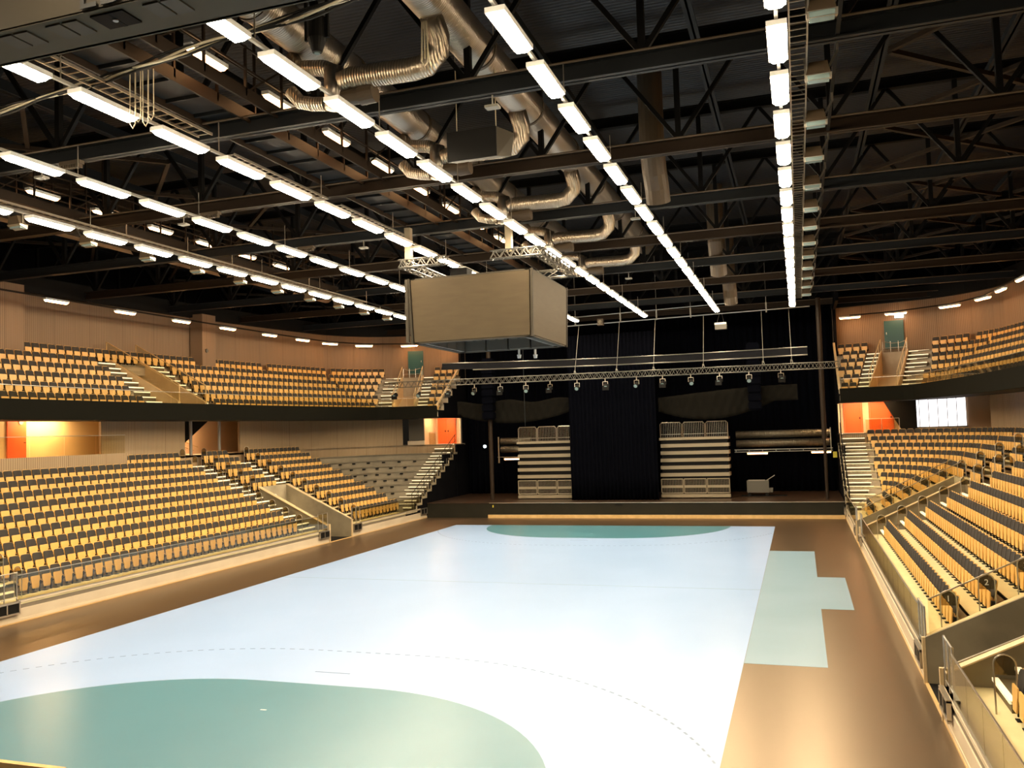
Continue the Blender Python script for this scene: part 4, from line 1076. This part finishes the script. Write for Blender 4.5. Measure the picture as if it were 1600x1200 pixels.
G = thing('scoreboard_rig', (0, 0, 12.6), 'square of silver lattice truss above the scoreboard cube', 'truss')
for p, q in (((-2.9, -2.4, 12.65), (-.9, -2.4, 12.65)), ((.9, -2.4, 12.65), (2.9, -2.4, 12.65)), ((2.75, -2.4, 12.65), (2.75, 2.6, 12.65)), ((-2.75, -2.4, 12.65), (-2.75, 2.6, 12.65)), ((-2.9, 2.4, 12.65), (2.9, 2.4, 12.65))):
    b = MB(); truss(b, p, q, .3, .3, 9 if abs(p[1]-q[1]) > 1 else 5); b.build('truss_beam', 'alu', G)
for x, y, tx in ((-2.6, -2.2, 'left'), (1.55, -2.2, 'right')):
    b = MB(); b.box(x-.12, y-.12, 12.75, x+.12, y+.12, 14.1); tag(b.build('hoist_column', 'bleacher'), f'pale hoist column above the scoreboard cube, {tx} one', 'hoist')
b = MB(); b.box(-1.0, -1.9, 11.76, -.3, -1.3, 12.4); tag(b.build('rig_box', 'dark'), 'dark equipment box on top of the scoreboard cube', 'box')

# ------------------------------------------------------------------ roof
TY = [-19.65, -13.3, -6.95, -.6, 5.75, 12.1, 18.4, 24.8, 31.1]
for i, y in enumerate(TY):
    T = thing('roof_truss', (0, y, 14.2), f'dark steel roof truss spanning the hall, {ordn(i+1)} from the viewer', 'roof truss')
    b = MB(); b.box(-31, y-.15, 14.2, 31, y+.15, 14.24); b.box(-31, y-.03, 14.2, 31, y+.03, 14.62); b.box(-31, y-.15, 14.58, 31, y+.15, 14.62); b.build('bottom_chord', 'steel_blue' if i % 2 else 'darkbrown', T)
    b = MB(); b.box(-31, y-.12, 17.5, 31, y+.12, 17.54); b.box(-31, y-.02, 17.5, 31, y+.02, 17.9); b.box(-31, y-.12, 17.86, 31, y+.12, 17.9); b.build('top_chord', 'dark', T)
    b = MB(); n = 14; w = 60/n
    for k in range(n):
        x = -30+k*w
        b.bar((x, y, 14.6), (x, y, 17.6), .16); b.bar((x, y, 14.6), (x+w/2, y, 17.55), .12); b.bar((x+w, y, 14.6), (x+w/2, y, 17.55), .12)
    b.build('web_member', 'dark', T)
    # hung pipe with clamps
    b = MB(); b.tube((-14, y-.35, 14.55), (24, y-.35, 14.55), .03, 6); b.build('service_pipe', 'duct_brown', T)
for i, x in enumerate((-26, -21, -16, -11.5, -4.75, 4.75, 9.3, 14.5, 18, 21.5, 26)):
    b = MB(); b.box(x-.14, -30, 17.1, x+.14, 34, 17.14); b.box(x-.03, -30, 17.1, x+.03, 34, 17.5); tag(b.build('roof_beam', 'steel_blue'), f'lengthwise dark roof beam, {ordn(i+1)} from the left', 'roof beam')
BR = thing('roof_bracing', (0, 0, 16.6), 'thin crossing brace rods under the roof deck', 'bracing')
for i, y in enumerate(TY[1:-1]):
    for x in (-26, -16.5, 14.5, 21.5):
        w = 6.5
        b = MB(); b.bar((x, y, 16.3), (x+w, y+6.35, 16.3), .14); b.bar((x+w, y, 16.35), (x, y+6.35, 16.35), .14); b.build('brace', 'darkbrown', BR)

# lamp rows --------------------------------------------------------
LX = [11.55, 6.9, 2.25, -2.4, -7.05, -11.6]; LZL = 13.33
ROWN = ['rightmost lamp row', 'second lamp row from the right', 'third lamp row from the right', 'third lamp row from the left', 'second lamp row from the left', 'leftmost full lamp row']
def strip_lamp(loc, lab, grp, mdiff='lamp', L=1.55, w=.22):
    o = thing('strip_lamp', loc, lab, 'lamp', grp)
    b = MB(); b.box(-w*.55, -L/2-.04, .02, w*.55, L/2+.04, .12); h = b.build('housing', 'white'); h.parent = o; reg(o, h)
    b = MB(); c = w*.5
    q = [(-c, -L/2), (c, -L/2), (c, L/2), (-c, L/2)]; q2 = [(-c*.6, -L/2+.05), (c*.6, -L/2+.05), (c*.6, L/2-.05), (-c*.6, L/2-.05)]
    b.hexa([(x, y, -.06) for x, y in q2]+[(x, y, .02) for x, y in q]); d = b.build('diffuser', mdiff); d.parent = o; reg(o, d)
    return o
lp = None
for r, x in enumerate(LX):
    for k in range(-3, 18):
        y = -18+2.42*k; lab = f'lit strip lamp, {ordn(18-k)} from the stage end, {ROWN[r]}'
        if lp is None: lp = strip_lamp((x, y, LZL), lab, 'ceiling strip lamps over the court', L=1.62, w=.34)
        else: copy_tree(lp, (x, y, LZL), None, lab)
    T = thing('lamp_track', (x, 0, 13.5), f'slim metal track carrying the {ROWN[r]}', 'track')
    b = MB(); b.box(x-.035, -26, 13.445, x+.035, 23.8, 13.51); b.build('track_profile', 'grey', T)
    b = MB()
    for k in range(-1, 9): y = -19.2+k*6.35*.8; b.bar((x, y, 13.5), (x, y, 14.3), .02)
    b.build('track_hanger', 'steel', T)
# warm lamps inside the catwalks
wl = None
for X, Y0, n, tx in ((-14.2, -8.6, 6, 'left catwalk'), (-1.45, -15.8, 9, 'middle catwalk')):
    for k in range(n):
        y = Y0+3.06*k; lab = f'orange lit lamp in the {tx}, {ordn(k+1)} from the viewer'
        if wl is None: wl = strip_lamp((X, y, 15.15), lab, 'orange catwalk lamps', 'lampwarm', 1.3, .2)
        else: copy_tree(wl, (X, y, 15.15), None, lab)
# perimeter lamps under the roof edge
pl = None
def perim(x, y, yaw, lab):
    global pl
    if pl is None: pl = strip_lamp((x, y, 13.2), lab, 'lamps along the balcony roof edge', 'lampwall', 1.35, .2); pl.rotation_euler[2] = yaw
    else: copy_tree(pl, (x, y, 13.2), yaw, lab)
PL = [(23.4, -8.6, 0), (23.4, -3.9, 0), (23.4, .8, 0), (23.35, 5.4, .03), (23.3, 9.9, .03), (23.2, 14.2, .05), (23.1, 18.7, .08), (22.9, 22.6, .12), (22.6, 26.0, .4), (21.2, 28.9, .9), (18.2, 31.0, 1.35), (15.3, 31.6, 1.45)]
for s in (-1, 1):
    for i, (x, y, a) in enumerate(PL): perim(s*x, y, s*a, f'warm lamp at the {SIDE[s]} roof edge, {ordn(len(PL)-i)} from the stage')
    T = thing('roof_edge_rail', (s*23, 0, 13.3), f'dark rail along the {SIDE[s]} roof edge carrying warm lamps', 'rail')
    b = MB(); b.path([(s*x, y, 13.36) for x, y, a in PL], .05, 6); b.build('rail_pipe', 'darkbrown', T)

# floodlights beside outer rows
fl0 = None
def flood(loc, flip, lab):
    global fl0
    if fl0 is None:
        o = thing('floodlight', loc, lab, 'floodlight', 'unlit floodlights beside the outer lamp rows')
        b = MB(); b.hexa([(-.26, -.16, -.05), (.26, -.16, -.05), (.26, .12, -.05), (-.26, .12, -.05), (-.18, -.06, .28), (.20, -.06, .28), (.20, .14, .24), (-.18, .14, .24)]); h = b.build('housing', 'duct_brown'); h.parent = o; reg(o, h)
        b = MB(); b.hexa([(-.27, -.19, -.17), (.27, -.19, -.17), (.27, .10, -.09), (-.27, .10, -.09), (-.28, -.2, -.04), (.28, -.2, -.04), (.28, .13, -.04), (-.28, .13, -.04)]); h = b.build('rim', 'steel'); h.parent = o; reg(o, h)
        b = MB(); b.hexa([(-.22, -.205, -.16), (.22, -.205, -.16), (.22, .06, -.16), (-.22, .06, -.16), (-.23, -.205, -.06), (.23, -.205, -.06), (.23, .06, -.08), (-.23, .06, -.08)]); h = b.build('front_glass', 'lampglass'); h.parent = o; reg(o, h)
        b = MB(); b.bar((.2, 0, .1), (.42, .05, .5), .05); b.bar((.42, .05, .5), (.42, .05, .75), .05); b.bar((-.26, .0, 0), (-.26, 0, .4), .04); h = b.build('bracket', 'steel'); h.parent = o; reg(o, h)
        fl0 = o
    else: o = copy_tree(fl0, loc, math.pi if flip else 0, lab)
for i in range(13): flood((12.35, -16.2+3.05*i, 13.55), False, f'unlit square floodlight right of the rightmost lamp row, {ordn(i+1)} from the viewer')
for i in range(11): flood((-13.05, -13.8+3.05*i, 13.5), True, f'unlit square floodlight left of the leftmost full lamp row, {ordn(i+1)} from the viewer')

for x, tx in ((12.77, 'right'), (-13.47, 'left')):
    b = MB(); b.box(x-.04, -20, 14.24, x+.04, 24.8, 14.32); tag(b.build('floodlight_rail', 'dark'), f'long rail holding the unlit floodlights, {tx} side of the roof', 'rail')
# cable ladders
def ladder(x, y0, y1, z, w, lab):
    T = thing('cable_ladder', (x, (y0+y1)/2, z), lab, 'cable ladder')
    b = MB(); b.box(x-w/2-.015, y0, z, x-w/2+.015, y1, z+.07); b.box(x+w/2-.015, y0, z, x+w/2+.015, y1, z+.07); b.build('side_rail', 'steel', T)
    b = MB(); n = int((y1-y0)/.3)
    for i in range(n+1): y = y0+i*.3; b.box(x-w/2, y-.012, z+.01, x+w/2, y+.012, z+.035)
    b.build('rungs', 'steel', T)
    for y in TY:
        if y0+.2 < y < y1-.2 and z < 14.2: h = MB(); h.bar((x+w/2, y, z), (x+w/2, y, 14.25), .03); h.build('hanger', 'steel', T)
ladder(11.95, -26, 23.5, 13.72, .34, 'cable ladder running beside the rightmost lamp row')
ladder(-2.75, -20, -14.2, 13.95, .42, 'cable ladder beside the third lamp row from the left, nearest section')
ladder(-3.4, -12.4, -7.3, 14.05, .42, 'cable ladder under the middle catwalk, middle section')
ladder(-3.4, -6.4, -1.0, 14.05, .42, 'cable ladder under the middle catwalk, far section')
ladder(-12.1, -13, 12, 13.75, .3, 'cable ladder beside the leftmost full lamp row')
# catwalks
def catwalk(x, y0, y1, tx):
    T = thing('catwalk', (x, (y0+y1)/2, 14.7), f'dark steel service catwalk hung under the roof, {tx}', 'catwalk')
    n = int((y1-y0)/1.1)
    for i in range(n):
        y = y0+i*1.1; b = MB(); b.box(x-1.35, y+.03, 14.66, x-.15, y+1.02, 14.72); b.box(x-1.35, y+.0, 14.60, x-.15, y+.06, 14.78); b.build('floor_panel', 'steel_blue', T)
    b = MB()
    for dx in (-1.4, -.1, .75): b.box(x+dx-.03, y0, 14.5, x+dx+.03, y1, 14.82)
    for zz_ in (15.3, 15.85): b.bar((x-.1, y0, zz_), (x-.1, y1, zz_), .05); b.bar((x+.75, y0, zz_), (x+.75, y1, zz_), .05)
    b.build('side_beam', 'darkbrown', T)
    m = int((y1-y0)/1.6)
    for i in range(m+1):
        y = y0+i*1.6; b = MB()
        for dx in (-.1, .75): b.bar((x+dx, y, 14.6), (x+dx, y, 15.9 if i % 4 else 17.5), .06)
        if i % 2: b.bar((x+.75, y, 14.7), (x+.75, y+1.6, 15.85), .04)
        b.build('rail_post', 'darkbrown', T)
catwalk(-1.9, -19.5, 12, 'middle one between the lamp rows')
catwalk(-14.6, -12.5, 12, 'left one beyond the leftmost full lamp row')

# ducts ------------------------------------------------------------
for x, r, tx in ((4.1, .52, 'right'), (.35, .50, 'left')):
    T = thing('main_duct', (x, 0, 15.9), f'large silver spiral air duct running lengthwise under the roof, {tx} one', 'duct')
    b = MB(); b.tube((x, -26, 15.95), (x, 14 if tx == 'right' else 10, 15.95), r, 32); o = b.build('pipe', 'duct_y', T); o.data.shade_smooth()
    b = MB()
    for k in range(8): y = -21+k*4.4; b.tube((x, y, 15.95), (x, y+.12, 15.95), r+.03, 32)
    b.build('collar', 'duct_brown', T)
for i, y in enumerate((-16.4, -10.1, -3.75, 2.6, 8.9)):
    T = thing('branch_duct', (2.2, y+.9, 15.0), f'silver branch duct bending between the two main ducts, {ordn(i+1)} from the viewer', 'duct')
    b = MB(); Y = y+1.7
    P = [(4.1, Y-.4, 15.5), (4.1, Y, 15.2), (4.05, Y+.1, 14.9), (3.75, Y+.1, 14.62), (3.4, Y+.1, 14.58), (1.75, Y+.1, 14.62), (1.5, Y+.1, 14.55)]
    b.path(P, .27, 20); o = b.build('bend', 'duct_x', T); o.data.shade_smooth()
    b = MB(); b.tube((1.3, Y+.1, 14.95), (1.3, Y+.1, 13.95), .24, 20); o = b.build('drop', 'duct_y', T); o.data.shade_smooth()
    b = MB(); b.path([(1.3, Y+.1, 14.85), (1.0, Y+.1, 15.0), (.35, Y+.1, 15.1), (.1, Y+.1, 15.4)], .2, 18); o = b.build('stub', 'duct_x', T); o.data.shade_smooth()
    b = MB(); b.tube((1.5, Y+.15, 14.2), (1.95, Y+.2, 14.2), .19, 20); b.tube((1.95, Y+.2, 14.2), (2.35, Y+.2, 14.22), .23, 20); b.build('nozzle', 'duct_brown', T)
    b = MB(); b.tube((1.05, Y+.1, 14.1), (.7, Y+.1, 14.15), .17, 18); b.path([(.7, Y+.1, 14.15), (.35, Y+.1, 14.25), (.1, Y+.1, 14.55)], .17, 16); b.build('outlet', 'duct_x', T)
# left roof duct seen under the side roof
b = MB(); b.tube((-19.3, -16, 15.9), (-19.3, 20, 15.9), .55, 28); o = tag(b.build('side_duct', 'duct_y'), 'large round duct running behind trusses at the left side roof', 'duct'); o.data.shade_smooth()
# brown segmented elbows
for i, (x, y, z) in enumerate(((7.3, -2.9, 14.05), (8.0, 13.0, 14.05), (7.9, 22.6, 13.8))):
    b = MB(); P = [(x, y-.9, 18.3), (x, y-.9, z+1.3), (x, y-.55, z+.7), (x, y-.15, z+.3), (x, y+.1, z-.2)]
    b.path(P, .42, 18); tag(b.build('segmented_outlet', 'duct_brown'), f'brown segmented air outlet beside the second lamp row, {ordn(i+1)} from the viewer', 'air outlet')

# loudspeakers
LS = thing('loudspeaker', (3.85, -11.9, 13.5), 'black wedge loudspeaker hanging between the upper ducts', 'loudspeaker')
b = MB(); b.prism([(3.18, 13.12), (4.55, 13.12), (4.55, 13.9), (3.18, 13.9)], (0, -12.1, 0), (1,0,0), (0,0,1), (0, .05, 0)); b.build('grille_front', 'dark', LS)
b = MB(); b.hexa([(3.2, -12.05, 13.12), (4.55, -12.05, 13.12), (4.75, -11.5, 13.25), (3.2, -11.5, 13.25), (3.2, -12.05, 13.9), (4.55, -12.05, 13.9), (4.85, -11.5, 13.85), (3.2, -11.5, 13.85)]); b.build('cabinet', 'board', LS)
b = MB(); b.tube((3.35, -11.8, 13.9), (3.35, -11.8, 18.3), .012, 5); b.tube((4.45, -11.8, 13.9), (4.45, -11.8, 18.3), .012, 5); b.build('wire', 'cable', LS)
LS = thing('hanging_projector', (2.75, -17.8, 14.2), 'black barrel projector hanging under the roof at the top', 'projector')
b = MB(); b.tube((2.45, -17.3, 14.75), (2.45, -17.3, 14.3), .20, 18); b.tube((2.45, -17.3, 14.3), (2.45, -17.3, 14.02), .20, 18, .10); b.build('barrel', 'dark', LS)
b = MB(); b.tube((2.45, -17.3, 14.03), (2.45, -17.3, 13.99), .06, 12); b.build('lens', 'lampglass', LS)
b = MB(); b.bar((2.2, -17.3, 14.3), (2.2, -17.3, 15.4), .06); b.bar((2.7, -17.3, 14.3), (2.7, -17.3, 15.4), .06); b.build('yoke', 'dark', LS)
# small square access points
for i, (x, y) in enumerate(((-9.2, -13.6), (-9.3, -7.3), (-5.4, -.9), (4.9, -13.6), (6.1, -.9), (-9.0, -.8), (3.4, 12.0))):
    b = MB(); b.box(-.17, -.12, -.03, .17, .12, .03); b.tube((0, 0, .03), (0, 0, .35), .02, 6); o = b.build('wireless_panel', 'grey'); o.location = (x, y+.28, 13.9); tag(o, f'small square antenna panel under a roof truss, {["front left", "second left", "middle left", "front right", "middle right", "third left", "rear right"][i]}', 'antenna', 'antenna panels under the roof trusses')
# heat grilles (ribbed, orange glow reflecting)
for i, (x, y) in enumerate(((-8.0, -13.4), (-8.1, -7.05), (-8.1, -.7))):
    b = MB()
    for k in range(8): b.box(x-.35+k*.09, y-.08, 14.0, x-.31+k*.09, y+.08, 14.12)
    b.box(x-.37, y-.1, 14.1, x+.37, y+.1, 14.205); tag(b.build('ribbed_heater', 'duct_brown'), f'ribbed brown heater under a roof truss on the left, {ordn(i+1)} from the viewer', 'heater')

# cable bundle across the near truss
T = thing('cable_bundle', (-3, -18.6, 13.95), 'bundle of cables and mesh tray sagging under the near screen housing', 'cable bundle')
for k in range(5):
    b = MB(); b.path([(-8+i*.8, -17.0-.235*(-5.15+8-i*.8+2.9) * -.0 - (i*.8)*.16+ .05*math.sin(i+k*2), 14.0+.04*math.sin(i*1.7+k)+.03*k) for i in range(20)], .028, 6); b.build('cable', 'cable' if k % 2 else 'dark', T)
for i, x in enumerate((-2.1, -1.95, -1.75, -1.6)):
    b = MB(); zz_ = 12.95+.12*(i % 2); b.path([(x, -17.6, 14.2), (x, -17.6, zz_+.1), (x+.07, -17.6, zz_), (x+.14, -17.6, zz_+.1), (x+.14, -17.6, 14.2)], .012, 5)
    tag(b.build('cable_loop', 'cable'), f'pale cable loop hanging at upper left, {ordn(i+1)} from the left', 'cable', 'pale cable loops')
b = MB(); b.path([(4.05, -15.5, 15.2), (4.02, -15.5, 14.3), (4.1, -15.5, 14.2), (4.18, -15.5, 14.3), (4.15, -15.5, 15.2)], .02, 6); b.path([(4.1, -15.5, 15.2), (4.1, -15.5, 14.35)], .02, 6); tag(b.build('cable_loop', 'cable'), 'pale cable loop hanging beside the right main duct at the top', 'cable', 'pale cable loops')

# near screen housing, upper left
H = thing('screen_housing', (1.5, -22.9, 12), 'large olive grey screen housing with black lettering, top left', 'screen housing')
b = MB(); b.box(-7.5, -23.5, 12.0, 9.0, -22.65, 12.03); b.box(-7.5, -22.7, 12.0, 9, -22.62, 12.12); b.build('underside', 'board_low', H)
b = MB(); b.box(-7.5, -23.52, 12.02, 9.0, -22.66, 13.6); b.build('casing', 'board', H)
for x, m in ((-.55, 'dark'), (1.05, 'grille'), (1.95, 'grille'), (2.75, 'dark'), (3.65, 'grille'), (5.3, 'dark')):
    b = MB(); b.box(x-.28, -23.40, 11.975, x-.02, -23.02, 12.0); b.box(x+.02, -23.40, 11.975, x+.28, -23.02, 12.0)
    if m == 'dark': b.box(x-.03, -23.40, 11.97, x+.03, -23.02, 12.0)
    b.build('vent_grille' if m == 'grille' else 'lamp_recess', m, H)
    if m == 'dark': c = MB(); c.tube((x, -23.22, 11.97), (x, -23.22, 11.955), .04, 10); c.build('recess_lens', 'white', H)
t = text_mesh('EDW', .70, 'letter', H, (3.2-1.5, -23.55+22.9, 12.03-12), (math.pi/2, 0, 0), .006)
t.name = 'lettering'; t['label'] = 'black capital letters'
